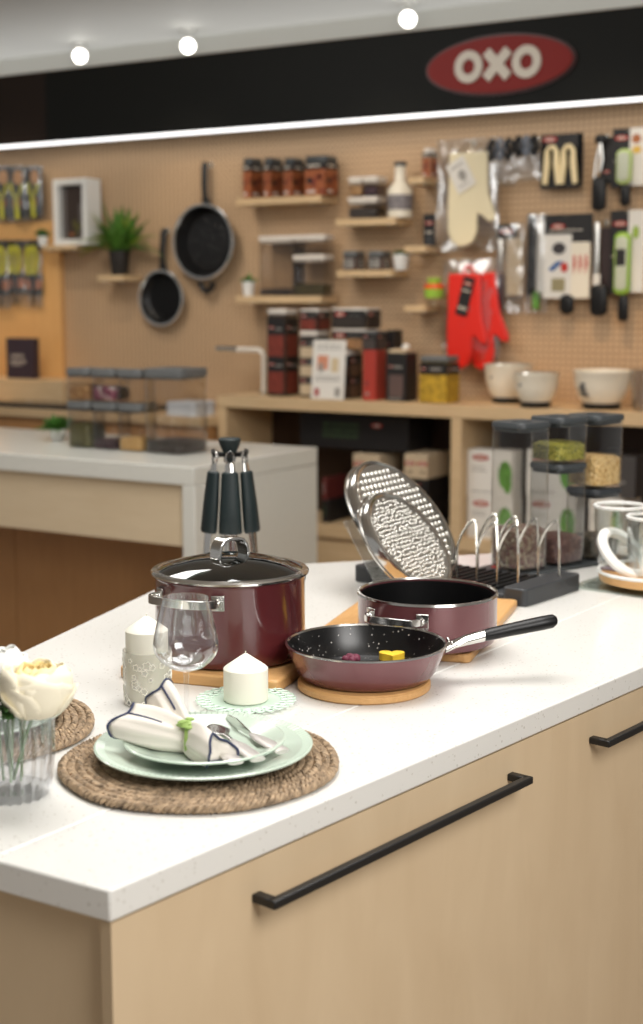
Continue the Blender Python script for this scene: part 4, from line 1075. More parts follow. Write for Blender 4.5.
# white box frame, succulent, fern
c, w, h = fit(54, 102, 179, yf9+.02, .11, z9)
t = thing('box_frame', 'deep white box frame with a dark picture on the pale wall shelf', 'picture frame', c)
b_ = .028; mb = MB()
for x0, z0_, x1, z1_ in ((-w/2, 0, -w/2+b_, h), (w/2-b_, 0, w/2, h), (-w/2+b_, 0, w/2-b_, b_), (-w/2+b_, h-b_, w/2-b_, h)): mb.box(x0, -.055, z0_, x1, .055, z1_)
mb.build('frame', white, t, bevel=.002)
mb = MB(); mb.T = Matrix.Translation((0, -.05, 0)); mb.box(-w/2+b_, .03, b_, w/2-b_, .04, h-b_, 0)
pw, ph = w-2*b_, h-2*b_
mb.box(-pw*.5, .029, b_, -pw*.32, .03, h-b_, 1); mb.box(pw*.18, .0288, b_, pw*.42, .03, b_+ph*.66, 1)
for i in range(14):
    rnd = random.Random(i); mb.xz(circ(rnd.uniform(-.1, .42)*pw, b_+ph*rnd.uniform(.08, .34), pw*.07, pw*.045, 8), .0284, .03, 2)
mb.xz(circ(-pw*.12, b_+ph*.1, pw*.1, pw*.06, 10), .0282, .03, 3)
mb.build('picture', [mat('picture dark', (52, 40, 34), .5), mat('picture grey', (96, 92, 90), .5), mat('picture olive', (96, 92, 44), .5), mat('picture ochre', (140, 84, 48), .5)], t)
p = P(47, 246, 1, yf9+.03)
plant('tiny_succulent', 'tiny dark succulent in a white pot beside the white box frame', (p.x-.008, p.y-.02, z9), .09, .027, .045, white, leafd, 34, 1.0, L=.06, w=.02, seed=9)
p = P(120, 275, 1, yf8+.055)
t = thing('potted_fern', 'green fern in a black pot on the pale wall shelf', 'plant', (p.x, p.y, z8))
MB().lathe([(0, 0), (.038, 0), (.04, .004), (.052, .115), (.048, .115), (.044, .1), (0, .1)], 32).build('pot', mat('pot black', (36, 32, 28), .5), t)
mb = MB(); rnd = random.Random(21)
for i in range(64):
    a = rnd.uniform(0, 2*PI); e = rnd.uniform(.15, 1.0); L = rnd.uniform(.19, .31)
    leafblade(mb, (.02*math.cos(a), .02*math.sin(a), .1), (math.cos(a)*e, -abs(math.sin(a))*e*.6 if rnd.random() < .75 else .08, 1.05-.5*e), L, rnd.uniform(.03, .046), .6*e, rnd.choice((0, 0, 1)))
mb.build('fronds', [mat('fern green', (74, 116, 38), .5, var=.3, vscale=30), mat('fern yellow green', (128, 150, 54), .5)], t, solid=.0008)

# peg hooks
def hook(x, z, L, what):
    t = thing('peg_hook', f'thin steel peg hook holding the {what}', 'hook', (x, WY, z), 0, 'steel peg hooks')
    MB().tube([(0, 0, 0), (0, -L, 0), (0, -L-.006, .012)], .0022, 6).build('rod', wirem, t)
    MB().box(-.008, -.003, -.014, .008, 0, .014).build('back_plate', wirem, t, bevel=.001)
# hanging pans
def wallpan(label, px, py, R, hz, lean, depth, tab, what):
    c = P(px, py, 1, WY-.03)
    t = thing('hanging_pan', label, 'pan', (c.x, WY-.006, c.z), 0, 'black pans on the pegboard')
    RX = Matrix.Rotation(PI/2, 4, 'X')
    mb = MB(); mb.T = RX
    mb.lathe([(0, 0), (R*.72, 0), (R*.8, .004), (R, depth-.002), (R-.004, depth-.002), (R*.78, .008), (R*.72, .0045)], 72)
    mb.build('pan_body', blackp, t)
    mb = MB(); mb.T = RX; mb.lathe([(R*.985, depth-.006), (R*.79, .0085), (R*.72, .005), (0, .0045)], 72); mb.build('nonstick_lining', panin if tab else nonst, t)
    mb = MB(); mb.T = RX; mb.lathe([(R-.010, depth-.004), (R-.006, depth+.004), (R+.001, depth+.004), (R+.004, depth), (R+.003, depth-.006)], 72); mb.build('steel_rim', steel, t)
    mb = MB(); zt_ = hz-c.z
    S = lambda u, w, d: [(lean*u+w*math.cos(2*PI*k/14), -depth*.55-.012*math.sin(u*PI)+d*math.sin(2*PI*k/14), R*.97+(zt_-R*.97)*u) for k in range(14)]
    mb.loft([S(-.04, .02, .006), S(.06, .026, .008), S(.22, .014, .01), S(.5, .0155, .011), S(.9, .0175, .011), S(1, .012, .006)])
    mb.build('handle', black, t)
    if tab:
        mb = MB(); mb.tube([(.034*math.cos(b), -depth*.6, -R-.012+.045*math.sin(b)) for b in [PI+PI*i/12 for i in range(13)]], .013, 8); mb.build('helper_handle', black, t)
    hook(c.x+lean, hz-.012, depth*.55+.02, what)
wallpan('larger black pan with a silver rim and helper handle hanging on the pegboard', 209, 242, .170, P(207, 162, 1, WY-.03).z, -.005, .075, True, 'larger black pan')
wallpan('smaller black pan hanging on the pegboard left of the larger pan', 164, 298, .130, P(165, 228, 1, WY-.03).z, .012, .05, False, 'smaller black pan')

# generic hanging package: card + shapes given by a drawing function in card coordinates (x right, z down from the top)
def rect(xl, xr, yt, yb, y):
    a = P(xl, yt, 1, y); b = P(xr, (yt+yb)/2, 1, y); zt_ = P((xl+xr)/2, yt, 1, y).z; zb_ = P((xl+xr)/2, yb, 1, y).z
    return (a.x+b.x)/2, zt_, b.x-a.x, zt_-zb_
def hang(name, label, cat, xl, xr, yt, yb, off, parts, group=None, what=None):
    y = WY-off; cx, zt_, w, h = rect(xl, xr, yt, yb, y)
    t = thing(name, label, cat, (cx, y, zt_), 0, group)
    parts(t, w, h)
    hook(cx, zt_-.012, off+.02, what or label.split(' hanging')[0])
    return t
def card(t, w, h, m, z0=0, z1=1, x0=-.5, x1=.5, lg=None, txt=0, name='backing_card', y=0):
    mb = MB(); mb.box(w*x0, y, -h*z1, w*x1, y+.0015, -h*z0, 0)
    mats_ = [m, redlogo, cream]
    if lg: logo(mb, w*lg[0], -h*lg[1], w*lg[2], y-.0006, 1, 2)
    for i in range(txt): words(mb, w*(x0+.1*(x1-x0)), -h*(z0+(z1-z0)*(.55+.08*i)), w*(x1-x0)*.7, h*.012, y-.0002, 2, 6)
    return mb.build(name, mats_, t)
def capsule(w, d, z0, z1, cx=0, cy=0, e=.25, n=16):       # rounded bar hanging from z0 down to z1
    mb = MB(); S = lambda z, k: [(cx+w/2*k*math.cos(2*PI*i/n), cy+d/2*k*math.sin(2*PI*i/n), z) for i in range(n)]
    L = z0-z1; return mb.loft([S(z1, .45), S(z1+min(w, L)*.12, .85), S(z1+min(w, L)*e, 1), S(z0-min(w, L)*e, 1), S(z0-min(w, L)*.12, .85), S(z0, .45)])
def bag(t, w, h, dpt, z0=0, z1=1, m=clb):
    n = 15; mb = MB(); V = []; Fc = []; rnd = random.Random(int(w*1e5))
    for s in (-1, 1):
        for i in range(n):
            for j in range(n):
                u, v = i/(n-1), j/(n-1); b = (math.sin(PI*u)*math.sin(PI*v))**.6; e = 0 if i in (0, n-1) or j in (0, n-1) else 1
                V.append((w*(u-.5), s*(dpt*b+.001)-.002+e*rnd.uniform(-.007, .007), -h*(z0+(z1-z0)*v)))
    for s in range(2):
        for i in range(n-1):
            for j in range(n-1):
                a = s*n*n+i*n+j; q = (a, a+1, a+n+1, a+n); Fc.append(q if s else tuple(reversed(q)))
    mb.add(V, Fc); mb.build('clear_bag', m, t, angle=180)
MITT = [(-.36, 0), (.30, 0), (.31, -.30), (.33, -.44), (.44, -.64), (.46, -.71), (.42, -.745), (.33, -.735), (.22, -.67), (.15, -.645), (.145, -.72), (.14, -.85), (.08, -.95), (-.05, -1.0), (-.18, -1.0), (-.3, -.95), (-.37, -.84), (-.38, -.6), (-.365, -.35)]
def mittp(m, tagm, sc_x, rot, two=False):
    def f(t, w, h):
        bag(t, w, h*1.02, .04)
        for k in range(2 if two else 1):
            mb = MB(); mb.T = Matrix.Translation((w*(.1+.2*k-(.13 if two else 0)), -.022+.022*k+.0, -h*.13)) @ Matrix.Rotation(math.radians(rot-(7 if k else 0)), 4, 'Y')
            mb.xz([(x*w*sc_x, z*h*.85) for x, z in reversed(MITT)], -.024, -.004)
            mb.build('oven_mitt' if not two else 'mitt', m, t, bevel=.008, seg=3)
        if two:
            mb = MB(); mb.tube([(.02*math.cos(b)-w*.02, -.02, -h*.11+.022*math.sin(b)) for b in [2*PI*i/16 for i in range(16)]], .006, 8, closed=True); mb.build('hanging_loop', m, t)
        mb = MB(); mb.T = Matrix.Translation((-w*.02, -.0505, -h*.33)) @ Matrix.Rotation(math.radians(-28 if not two else 14), 4, 'Y')
        if not two:
            mb.box(-.045, -.001, -.065, .045, 0, .065, 0); mb.xz(circ(.005, -.005, .018, .024, 12), -.0016, -.001, 1); words(mb, -.03, .035, .06, .008, -.001, 1, 5); words(mb, -.03, -.045, .05, .006, -.001, 1, 5)
            mb.build('swing_tag', [cardw, cardg], t)
        else:
            mb.box(-.026, -.001, -.08, .026, 0, .08, 0); logo(mb, 0, .052, .042, -.0016, 1, 2); words(mb, -.018, .02, .036, .006, -.001, 2, 4); words(mb, -.018, -.055, .036, .01, -.001, 2, 3)
            mb.build('swing_tag', [cardk, redlogo, cream], t)
    return f
hang('packaged_mitt', 'cream cotton oven mitt in a clear bag hanging on the pegboard', 'oven mitt', 437, 499, 139, 249, .06, mittp(mitt, cardw, .9, 0), what='bagged cream mitt')
hang('packaged_mitts', 'pair of red silicone oven mitts in a clear bag hanging on the pegboard', 'oven mitts', 444, 500, 259, 371, .06, mittp(redm, cardk, .86, 0, True), what='bagged red mitts')
# clear bags with black clips
def clipbag(seed):
    def f(t, w, h):
        bag(t, w, h, .02, .05, 1); rnd = random.Random(seed)
        for i in range(3):
            mb = MB(); x = w*(-.3+.3*i); pts = []
            for k in range(22):
                a = 2*PI*k/22; pts.append((x+w*.13*math.cos(a)*(1+.3*math.sin(2*a+seed)), -.022, -h*.24+h*.2*math.sin(a)))
            mb.tube(pts, .007, 7, closed=True); mb.tube([(x-w*.05, -.024, -h*.1), (x+w*.06, -.026, -h*.38)], .008, 7)
            mb.build('clip', blackp if i != 1 else mat('blue grey clip', (108, 114, 124), .35), t)
    return f
hang('bagged_clips', 'clear bag with black bag clips hanging right beside the cream mitt', 'clips', 489, 516, 138, 186, .06, clipbag(1), what='clip bag beside the cream mitt')
hang('bagged_clips', 'clear bag with black bag clips hanging beside the black tongs card', 'clips', 516, 541, 135, 181, .06, clipbag(2), what='clip bag beside the tongs card')
def tongs(t, w, h):
    card(t, w, h, cardk, lg=(-.28, .09, .36), txt=0)
    card(t, w*.16, h*.96, mat('card navy', (30, 44, 58), .5), x0=2.55, x1=3.2, name='side_card')
    mb = MB()
    for s in (-.18, .22):
        mb.tube([(w*(s-.17), -.012, -h*.93), (w*(s-.13), -.012, -h*.55), (w*(s-.13), -.012, -h*.32), (w*(s-.06), -.014, -h*.24), (w*(s+.03), -.014, -h*.24), (w*(s+.09), -.012, -h*.32), (w*(s+.1), -.012, -h*.55), (w*(s+.16), -.012, -h*.93)], [.012, .014, .011, .01, .01, .011, .014, .012], 8)
    mb.build('tongs', mat('cream plastic', (232, 214, 168), .4), t)
hang('tongs_card', 'black card with two cream tongs hanging on the pegboard', 'kitchen tool', 541, 582, 134, 188, .05, tongs)
def peeler(t, w, h):
    card(t, w*.5, h*.55, cardk, .1, 1.2, -.1, .9, lg=(.42, .9, .6), name='backing_card', y=.008)
    capsule(w*.5, .022, -h*.02, -h*.14, 0, -.01).build('hang_loop', blackp, t)
    mb = MB(); mb.tube([(-.0, -.012, -h*.1), (-w*.16, -.012, -h*.35), (-w*.24, -.012, -h*.66)], .006, 8); mb.tube([(.0, -.012, -h*.1), (w*.08, -.012, -h*.35), (w*.0, -.012, -h*.5)], .006, 8); mb.build('steel_arm', steel2, t)
    capsule(w*.62, .03, -h*.56, -h*1.0, .0, -.014).build('grip', blackp, t)
hang('can_opener', 'black handled opener with steel arms hanging on the pegboard', 'kitchen tool', 590, 613, 133, 211, .06, peeler)
def scrubber(m_lens, rim, lowgrip, photo):
    def f(t, w, h):
        card(t, w, h, cardk, 0, .76, -.5, .02, lg=(-.22, .12, .42), txt=1)
        card(t, w, h, cardw, .0, .74, .02, .5, txt=0, name='photo_card')
        mb = MB()
        if photo:
            mb.xz(circ(w*.22, -h*.14, w*.14, h*.06, 14), -.001, 0, 0); mb.xz(circ(w*.24, -h*.28, w*.14, h*.05, 14), -.001, 0, 1)
        else:
            mb.xz(circ(w*.24, -h*.2, w*.1, h*.06, 14), -.001, 0, 2)
        mb.build('food_print', [mat('print brown', (170, 104, 62), .5), mat('print yellow', (220, 180, 80), .5), mat('print leaf', (150, 176, 70), .5)], t)
        a0, a1 = (.27, .72) if photo else (.2, .76)
        capsule(w*.48, .03, -h*a0, -h*a1, -w*.08, -.018).build('tool_head', rim, t)
        capsule(w*.34, .012, -h*(a0+.04), -h*(a1-.04), -w*.08, -.031).build('grater_face', m_lens, t)
        if not photo: MB().box(-w*.22, -.040, -h*.5, w*.05, -.037, -h*.35).build('label_square', cardk, t, bevel=.002)
        capsule(w*.32, .026, -h*a1-.001, -h*1.0, -w*.02, -.016).build('grip', blackp, t)
    return f
hang('hand_grater', 'pale green rimmed hand grater on a card at the top right of the pegboard', 'kitchen tool', 613, 645, 128, 206, .05, scrubber(frost, mat('pale lime', (184, 206, 128), .4), blackp, True), what='pale green hand grater')
hang('hand_slicer', 'lime green hand slicer with a black grip on a black and white card', 'kitchen tool', 611, 644, 210, 321, .05, scrubber(frost, lime, blackp, False), what='lime green hand slicer')
# second row
def longpack(t, w, h):
    card(t, w, h, cardk, 0, .16, -.5, .2, lg=None); card(t, w, h, cardbg, .16, .8, -.12, .45, txt=2, name='printed_card')
    mb = MB(); logo(mb, -w*.15, -h*.08, w*.5, -.001, 0, 1); mb.build('red_mark', [redlogo, cream], t)
    capsule(w*.16, .014, -h*.16, -h*.55, -w*.32, -.01).build('steel_probe', steel2, t); capsule(w*.2, .018, -h*.55, -h*.97, -w*.28, -.01).build('grip', mat('maroon', (60, 26, 30), .4), t)
    bag(t, w, h, .022)
hang('probe_package', 'long clear pack with a thin steel tool hanging under the clip bags', 'kitchen tool', 497, 524, 224, 313, .05, longpack)
def brush(t, w, h):
    card(t, w, h, cardk, 0, .82, -.5, -.05, lg=None); card(t, w, h, cardw, .06, .8, -.02, .4, txt=1, name='white_card')
    capsule(w*.3, .02, -h*.12, -h*.8, -w*.18, -.014).build('tool_shaft', blackp, t); capsule(w*.36, .024, -h*.78, -h*.97, w*.05, -.012).build('green_tip', greenp, t)
    bag(t, w*1.1, h*1.0, .022)
hang('brush_package', 'narrow pack with a green tipped brush hanging left of the picture card', 'kitchen tool', 528, 547, 214, 313, .05, brush)
def piccard(t, w, h):
    card(t, w, h, cardk, 0, .3, lg=(-.22, .12, .3), txt=1)
    card(t, w, h, cardw, .2, .84, -.5, .08, name='picture_card', y=-.004); card(t, w, h, skinb, .28, .84, .08, .46, name='white_box', y=-.002)
    mb = MB()
    mb.xz(circ(-w*.18, -h*.34, w*.14, h*.06, 18), -.006, -.004, 0); mb.xz([(-w*.4, -h*.55), (-w*.3, -h*.57), (-w*.08, -h*.47), (-w*.22, -h*.47)], -.006, -.004, 1)
    mb.xz(circ(-w*.06, -h*.53, w*.08, h*.05, 14), -.006, -.004, 2); mb.box(-w*.32, -.006, -h*.77, -w*.04, -.004, -h*.64, 3)
    for i in range(3): mb.xz([(w*(.12+.12*i), -h*.6), (w*(.18+.12*i), -h*.5), (w*(.15+.12*i), -h*.4), (w*(.12+.12*i), -h*.42)], -.004, -.002, 2)
    mb.build('printed_pictures', [mat('ink dark', (56, 52, 54), .5), blue, mat('ink red', (190, 50, 40), .5), mat('ink olive', (150, 140, 104), .5)], t)
    capsule(w*.3, .03, -h*.80, -h*1.0, .0, .002).build('grip', blackp, t)
hang('picture_card', 'white picture card with blue and red prints over a black grip on the pegboard', 'kitchen tool', 545, 592, 214, 314, .06, piccard, what='white picture card')
def knife(t, w, h):
    card(t, w, h, mat('card maroon', (44, 28, 28), .5), .08, .72, -.05, .5, txt=0)
    capsule(w*.3, .012, -h*.02, -h*.75, -w*.22, -.008).build('steel_blade', steel2, t)
    MB().box(-w*.3, -.02, -h*.72, w*.05, -.012, -h*.56).build('white_sleeve', cardw, t)
    capsule(w*.95, .03, -h*.66, -h*1.0, 0, -.012).build('grip', blackp, t)
hang('scraper', 'black bulb gripped scraper hanging between the picture card and the lime slicer', 'kitchen tool', 593, 610, 220, 316, .05, knife)
# left end packages
def peelset(k):
    def f(t, w, h):
        card(t, w, h, mat('card slate', (52, 58, 66), .5), 0, .92, txt=1)
        mb = MB(); mb.xz(circ(0, -h*.2, w*.3, h*.13, 16), -.001, 0, 0); mb.xz(circ(-w*.1, -h*.66, w*.25, h*.12, 16), -.001, 0, 1); mb.build('food_print', [mat('print peach', (206, 160, 120), .5), mat('print orange', (196, 110, 60), .5)], t)
        mb = MB()
        mb.tube([(-w*.34, -.014, -h*.30), (-w*.22, -.016, -h*.48), (0, -.016, -h*.6), (w*.2, -.016, -h*.48), (w*.34, -.014, -h*.34)], .0085, 8); mb.tube([(0, -.016, -h*.6), (w*.03, -.016, -h*.95)], .012, 8)
        mb.build('y_peeler', yel, t)
        bag(t, w, h, .024)
    return f
hang('peeler_package', 'pack with a yellow green Y peeler at the left edge of the upper package row', 'kitchen tool', -6, 12, 166, 222, .05, peelset(0), 'yellow green peeler packs', 'leftmost Y peeler pack')
hang('peeler_package', 'pack with a yellow green Y peeler in the middle of the upper left package row', 'kitchen tool', 9, 27, 166, 222, .075, peelset(1), 'yellow green peeler packs', 'middle Y peeler pack')
hang('peeler_package', 'pack with a yellow green Y peeler nearest the white box frame', 'kitchen tool', 27, 42, 166, 220, .05, peelset(2), 'yellow green peeler packs', 'Y peeler pack beside the box frame')
def scissors(t, w, h):
    card(t, w, h, mat('card olive black', (46, 44, 36), .5), .5, .8, txt=1); card(t, w, h*.2, cardk, 0, .6, name='header_card')
    mb = MB()
    for s in (-1, 1): mb.tube([(s*w*.16+w*.2*math.cos(b)*.8, -.016, -h*.3+h*.2*math.sin(b)) for b in [2*PI*i/18 for i in range(18)]], .009, 8, closed=True)
    mb.build('yellow_handles', yel, t)
    mb = MB(); mb.tube([(-w*.1, -.012, -h*.48), (w*.03, -.012, -h*.95)], [.009, .003], 6); mb.tube([(w*.1, -.013, -h*.48), (-w*.02, -.013, -h*.95)], [.009, .003], 6); mb.build('blades', blackp, t)
    mb = MB(); mb.box(-w*.45, -.002, -h*.72, w*.45, -.001, -h*.58); mb.build('orange_band', mat('band peach', (190, 120, 84), .5), t)
    bag(t, w, h, .024)
hang('scissors_package', 'pack of yellow handled scissors at the left edge of the lower package row', 'scissors', -8, 9, 240, 309, .07, scissors, 'yellow handled scissors packs', 'leftmost scissors pack')
hang('scissors_package', 'pack of yellow handled scissors in the middle of the lower left package row', 'scissors', 7, 25, 240, 306, .05, scissors, 'yellow handled scissors packs', 'middle scissors pack')
hang('scissors_package', 'pack of yellow handled scissors under the tiny succulent', 'scissors', 25, 42, 240, 308, .05, scissors, 'yellow handled scissors packs', 'scissors pack under the succulent')

# ================================================================== things on the long shelf unit
# bent white tap
a = P(264, 389, 1, UY+.2); b = P(264, 350, 1, a.y); c = P(217, 350.5, 1, a.y)
t = thing('bent_pipe_tap', 'white bent pipe tap with a chrome spout at the left end of the shelf unit', 'tap', (a.x, a.y, SZ))
hz_ = b.z-SZ; ln = a.x-c.x
pts = [(0, 0, .0), (0, 0, hz_-.035)]+[(-.035+.035*math.cos(q), 0, hz_-.035+.035*math.sin(q)) for q in [PI/2*i/6 for i in range(1, 7)]]+[(-ln*.55, 0, hz_)]
MB().tube(pts, .0115, 12).build('pipe', mat('pipe white', (226, 218, 206), .35), t)
MB().tube([(-ln*.55, 0, hz_), (-ln, 0, hz_)], .0145, 12).build('spout', steel, t); MB().lathe([(0, 0), (.024, 0), (.024, .006), (.014, .012), (0, .012)], 24).build('base_flange', steel, t)
def lab_dark(n, cols):
    def f(mb, w, h, y):
        mb.box(-w*.47, y, h*.02, w*.47, y+.001, h*.9, 0)
        for i in range(n):
            z0 = h*(.04+.84*i/n); mb.box(-w*.42, y-.0006, z0, w*.42, y, z0+h*.84/n*.58, 1)
            logo(mb, -w*.24, z0+h*.84/n*.78, w*.3, y-.0004, 2, 3); words(mb, -w*.02, z0+h*.84/n*.72, w*.36, h*.02, y-.0002, 4, 4)
    return f
tint = clear('grey tinted box', (.5, .46, .44), .05, .06)
def pjar(lab, xl, xr, yt, yfo, d, z0, n, m1, name='storage_jar', lid=whl, lh=.02):
    c, w, h = fit(xl, xr, yt, UY+yfo, d, z0)
    jar(lab, w, d, h, c, 0, lid, lh, r=.012, group='printed jars on the shelf unit', front=([cardk, m1, redlogo, cream, cardg], lab_dark(n, 0)), body=tint, button=lh > .016)
    return c, w, h
zz = SZ
pjar('tall jar with two dark red prints next to the bent white tap', 267, 299, 309, .1, .11, zz, 2, printr)
c, w, h = pjar('printed jar with beige bands standing behind the leaflet', 299, 330, 331, .1, .11, zz, 3, cardbg)
pjar('low printed jar on top of the beige banded jar', 299, 331, 309, .1, .11, zz+h+.003, 1, printr)
c, w, h = pjar('printed jar with brown bands to the right of the leaflet', 331, 362, 350, .1, .11, zz, 2, mat('printed brown', (96, 72, 54), .5, var=.3, vscale=40))
c2, w2, h2_ = pjar('wide low jar in the middle of the stack right of the leaflet', 331, 380, 329, .1, .12, zz+h+.003, 1, mat('printed tan', (150, 112, 76), .5, var=.3, vscale=40))
pjar('wide low jar on top of the stack right of the leaflet', 331, 381, 308, .1, .12, zz+h+h2_+.006, 1, mat('printed dark', (50, 42, 38), .5))
c, w, h = fit(309, 346, 340, UY+.03, .03, zz)
t = thing('leaflet_stand', 'white printed leaflet in a stand before the printed jars', 'leaflet', c)
mb = MB(); mb.T = Matrix.Rotation(math.radians(-5), 4, 'X'); w *= .98
mb.box(-w/2, -.002, 0, w/2, 0, h, 0)
for z0_, n_ in ((.9, 5), (.84, 6), (.36, 7), (.31, 6)): words(mb, -w*.38, h*z0_, w*.76, h*.025, -.002, 1, n_)
mb.box(-w*.35, -.003, h*.5, -w*.02, -.002, h*.74, 2); mb.box(w*.08, -.003, h*.46, w*.3, -.002, h*.7, 3); mb.box(-w*.3, -.0035, h*.46, -w*.16, -.002, h*.6, 1)
mb.box(-w*.4, -.003, h*.05, -w*.26, -.002, h*.18, 4); mb.box(w*.22, -.003, h*.05, w*.38, -.002, h*.2, 1)
mb.build('leaflet', [cardw, cardg, mat('print salmon', (206, 140, 110), .5), mat('print sand', (206, 186, 150), .5), mat('print crimson', (160, 60, 60), .5)], t)
MB().box(-w/2, -.012, 0, w/2, .015, .004).build('acrylic_foot', cl, t)
def deco_red(mb, w, h, y): words(mb, -w*.3, h*.1, w*.3, h*.06, y, 5, 4); mb.xz(circ(-w*.22, h*.34, w*.14, w*.14, 12), y-.0006, y, 4)
def cart2(lab, xl, xr, yt, yfo, d, z0, ms, dc): return carton(lab, xl, xr, yt, UY+yfo, d, z0, ms, dc, name='gift_carton')
t_, c, h = cart2('narrow red carton between the jar stack and the dark carton with a white knob', 363, 386, 350, .08, .09, zz, [cardred, redlogo, cream, cardg, mat('faded plum', (110, 60, 58), .5), cardg], deco_red)
pjar('dark printed jar standing on the narrow red carton', 362, 387, 331, .08, .09, zz+h+.002, 1, mat('printed slate', (70, 62, 58), .5), lid=lidgrey2)
def deco_dark(mb, w, h, y): logo(mb, -w*.28, h*.72, w*.24, y-.0004, 1, 2); words(mb, -w*.1, h*.69, w*.4, h*.05, y, 3, 4); mb.box(-w*.36, y-.0006, h*.1, w*.36, y, h*.55, 4); words(mb, -w*.36, h*.04, w*.7, h*.03, y-.001, 3, 7)
t_, c, h = cart2('dark carton carrying a beige lid with a white knob', 386, 417, 353, .08, .1, zz, [cardk, redlogo, cream, cardg, mat('taupe print', (92, 74, 70), .5)], deco_dark)
_, wl_, _ = fit(386, 417, 353, UY+.08, .1, zz)
t = thing('beige_lid', 'flat beige lid with a white knob on the dark carton', 'lid', (c.x, c.y, zz+h+.001))
MB().loft([rr(wl_*.92, .09, .01, 0), rr(wl_*.95, .093, .01, .008), rr(wl_*.9, .088, .01, .014)]).build('lid_plate', cardbg, t)
MB().ball((wl_*.2, 0, .024), (.017, .017, .013)).build('knob', white, t)
t_, c, h = cart2('small dark carton with red dots behind the narrow red carton and the beige lid', 386, 402, 330, .2, .08, zz, [cardk, redlogo, cream, cardg, cardk], lambda mb, w, h, y: (logo(mb, -w*.2, h*.8, w*.4, y-.0004, 1, 2), words(mb, -w*.3, h*.6, w*.6, h*.03, y, 3, 4)))
c, w, h = fit(419, 459, 356, UY+.07, .11, zz)
def lab_yel(mb, w, h, y): mb.box(-w*.48, y, h*.02, w*.48, y+.001, h*.6, 1); mb.box(-w*.48, y, h*.62, w*.48, y+.001, h*.84, 0); logo(mb, -w*.34, h*.73, w*.18, y-.0004, 2, 3); words(mb, -w*.1, h*.70, w*.4, h*.05, y-.0002, 4, 4)
jar('jar with a bright yellow pasta print beside the red mitts', w, .11, h, c, 0, lidgrey2, .022, r=.01, front=([cardk, printp, redlogo, cream, cardg], lab_yel), body=clear('yellow tinted jar', (.72, .62, .2), .05, .05), button=False)
# mixing bowls
def bowl(label, xl, xr, yt, yb, off, inner, spout=False, steelrim=True):
    c0 = P((xl+xr)/2, yb, 2, SZ); yc = min(max(c0.y+.08, UY+.08), WY-.16)
    if off is not None: yc = UY+off
    pc_ = P((xl+xr)/2, (yt+yb)/2, 1, yc); dep = (pc_-CAM).dot(FW); R_ = (xr-xl)/2/F*dep; H_ = P((xl+xr)/2, yt+4, 1, yc).z-SZ
    t = thing('mixing_bowl', label, 'bowl', (pc_.x, yc, SZ), 0, 'mixing bowls on the shelf unit')
    MB().lathe([(0, 0), (R_*.62, 0), (R_*.64, .004), (R_*.68, .02), (R_*.62, .024), (0, .024)], 48).build('rubber_base', blackp, t)
    n = 72; mb = MB()
    def ring(r, z, k=0):
        o = []
        for i in range(n):
            a = 2*PI*i/n; e = 1.0
            if spout: e += k*math.exp(-((a-PI*.0-.0) if a < PI else (a-2*PI))**2*14)
            o.append((r*e*math.cos(a), r*e*math.sin(a), z+(0 if not spout else -.0)))
        return o
    mb.loft([ring(R_*.62, .022), ring(R_*.78, H_*.3), ring(R_*.93, H_*.62, .04), ring(R_*.98, H_*.93, .1), ring(R_, H_*.95, .12), ring(R_, H_, .12), ring(R_*.97, H_, .12), ring(R_*.94, H_*.93, .1), ring(R_*.88, H_*.6, .04), ring(R_*.6, .03)])
    mb.build('bowl_body', skinb, t)
    if steelrim:
        MB().lathe([(R_*.9, H_+.002), (R_*.99, H_+.003), (R_*1.0, H_+.001), (R_*.97, H_-.002), (R_*.93, H_*.8), (R_*.87, H_*.55), (R_*.6, .032), (0, .031)], 56).build('steel_lining', steel, t)
    if spout:
        mb = MB(); a0 = -PI/2-.35
        for i, (dx, dz) in enumerate(((-.02, .55), (.0, .52), (-.01, .42), (.015, .38), (-.005, .65))):
            a = a0+dx*6; r = R_*(.80+.16*dz)*1.0+.006; mb.ball((r*math.cos(a), r*math.sin(a), H_*dz), (.012, .004, .007), 0, 8, 5)
        mb.build('black_print', darkgrey, t)
    else:
        mb = MB(); a = -PI/2-.4; r = R_*.93; mb.ball((r*math.cos(a), r*math.sin(a), H_*.68), (.008, .004, .006), 0, 8, 5); mb.build('black_print', darkgrey, t)
bowl('larger cream bowl with a steel lining at the back of the bowl pair', 484, 533, 360, 399, .26, 1)
bowl('smaller cream bowl with a steel lining in front of the bowl pair', 513, 559, 369, 403, .085, 1)
bowl('white mixing bowl with a pouring spout and black print near the right edge', 573, 631, 366, 404, .15, 0, True, False)
p = P(645, 402, 1, UY+.14)
t = thing('plastic_cup', 'frosted clear plastic cup at the right edge beside the spouted bowl', 'cup', (p.x, p.y, SZ))
MB().lathe([(0, 0), (.045, 0), (.06, .15), (.063, .152), (.06, .155), (.057, .15), (.043, .005), (0, .004)], 40).build('cup_body', clear('frosted cup', (.8, .78, .76), .2, .12), t)

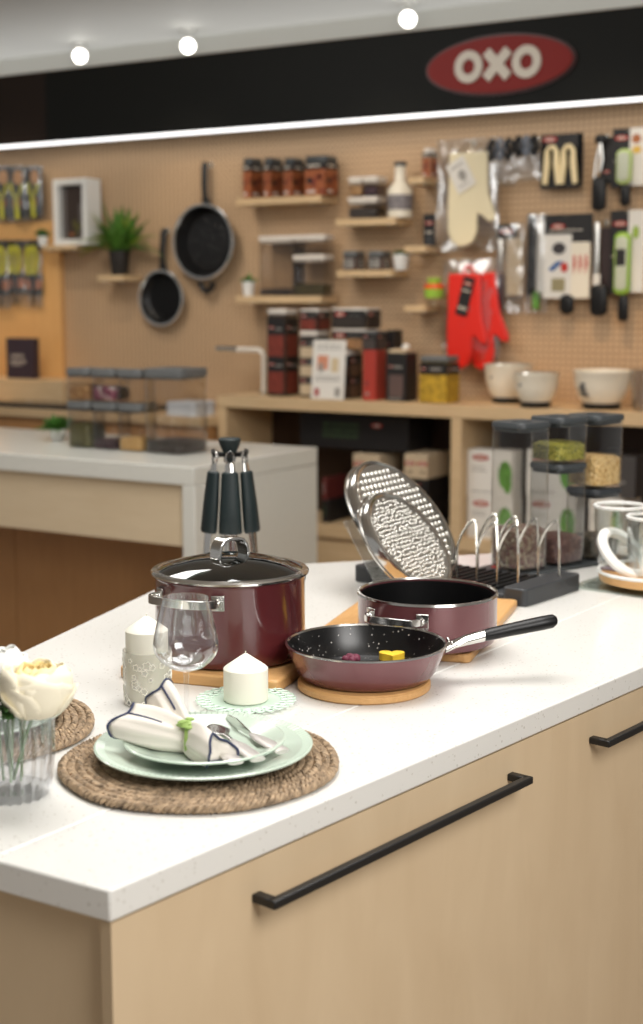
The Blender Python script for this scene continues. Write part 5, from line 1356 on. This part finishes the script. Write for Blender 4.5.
# ================================================================== LIGHT
def area(name, loc, tgt, size, e, col=(1, 1, 1), size_y=None):
    l = bpy.data.lights.new(name, 'AREA'); l.energy = e; l.size = size; l.color = col
    if size_y: l.shape = 'RECTANGLE'; l.size_y = size_y
    o = bpy.data.objects.new(name, l); COL.objects.link(o); o.location = loc
    o.rotation_euler = (Vector(tgt)-Vector(loc)).to_track_quat('-Z', 'Y').to_euler(); return o
def spot(name, loc, tgt, e, ang, blend=.5, col=(1, 1, 1), r=.05):
    l = bpy.data.lights.new(name, 'SPOT'); l.energy = e; l.spot_size = math.radians(ang); l.spot_blend = blend; l.color = col; l.shadow_soft_size = r
    o = bpy.data.objects.new(name, l); COL.objects.link(o); o.location = loc
    o.rotation_euler = (Vector(tgt)-Vector(loc)).to_track_quat('-Z', 'Y').to_euler(); return o
W1 = (1, .975, .945); W2 = (1, .83, .63); W3 = (1, .66, .36)
area('overhead_and_fill_light', (-1.3, 2.2, 3.05), (-1.3, 2.2, 0), 1.4, 60, W1)
area('overhead_and_fill_light', (1.0, .7, 2.5), (-1.1, 1.7, .8), 1.3, 62, W1)  # added fill from the camera side; no ceiling fitting hangs here
area('overhead_and_fill_light', (-3.6, 3.4, 3.05), (-3.6, 3.9, 0), 1.2, 40, (1, .97, .93))
area('added_uplight', (-3.5, 7.2, 1.2), (-3.5, 9.0, 3.1), 14, 120, (.97, 1, 1), 1.5)  # added up-light, unseen behind the partition, to brighten the ceiling
for i, x in enumerate((-6.2, -5.0, -3.9, -2.9, -1.9, -1.0)):
    spot('wall_washer', (x, 4.3, 3.0), (x-.1, WY, 1.5), 26, 44, .7, W2, .04)
for x in (-5.1, -2.55, -1.95): spot('shelf_spot', (x, 4.5, 2.9), (x, 5.4, 1.15), 34, 26, .7, W3, .05)
wd = bpy.data.worlds.new('world'); SC.world = wd; wd.use_nodes = True
bg = wd.node_tree.nodes['Background']; bg.inputs['Color'].default_value = (1, .97, .93, 1); bg.inputs['Strength'].default_value = .31
vs = SC.view_settings; vs.view_transform = 'Standard'; vs.look = 'None'; vs.gamma = 1; vs.use_curve_mapping = False; vs.exposure = 0
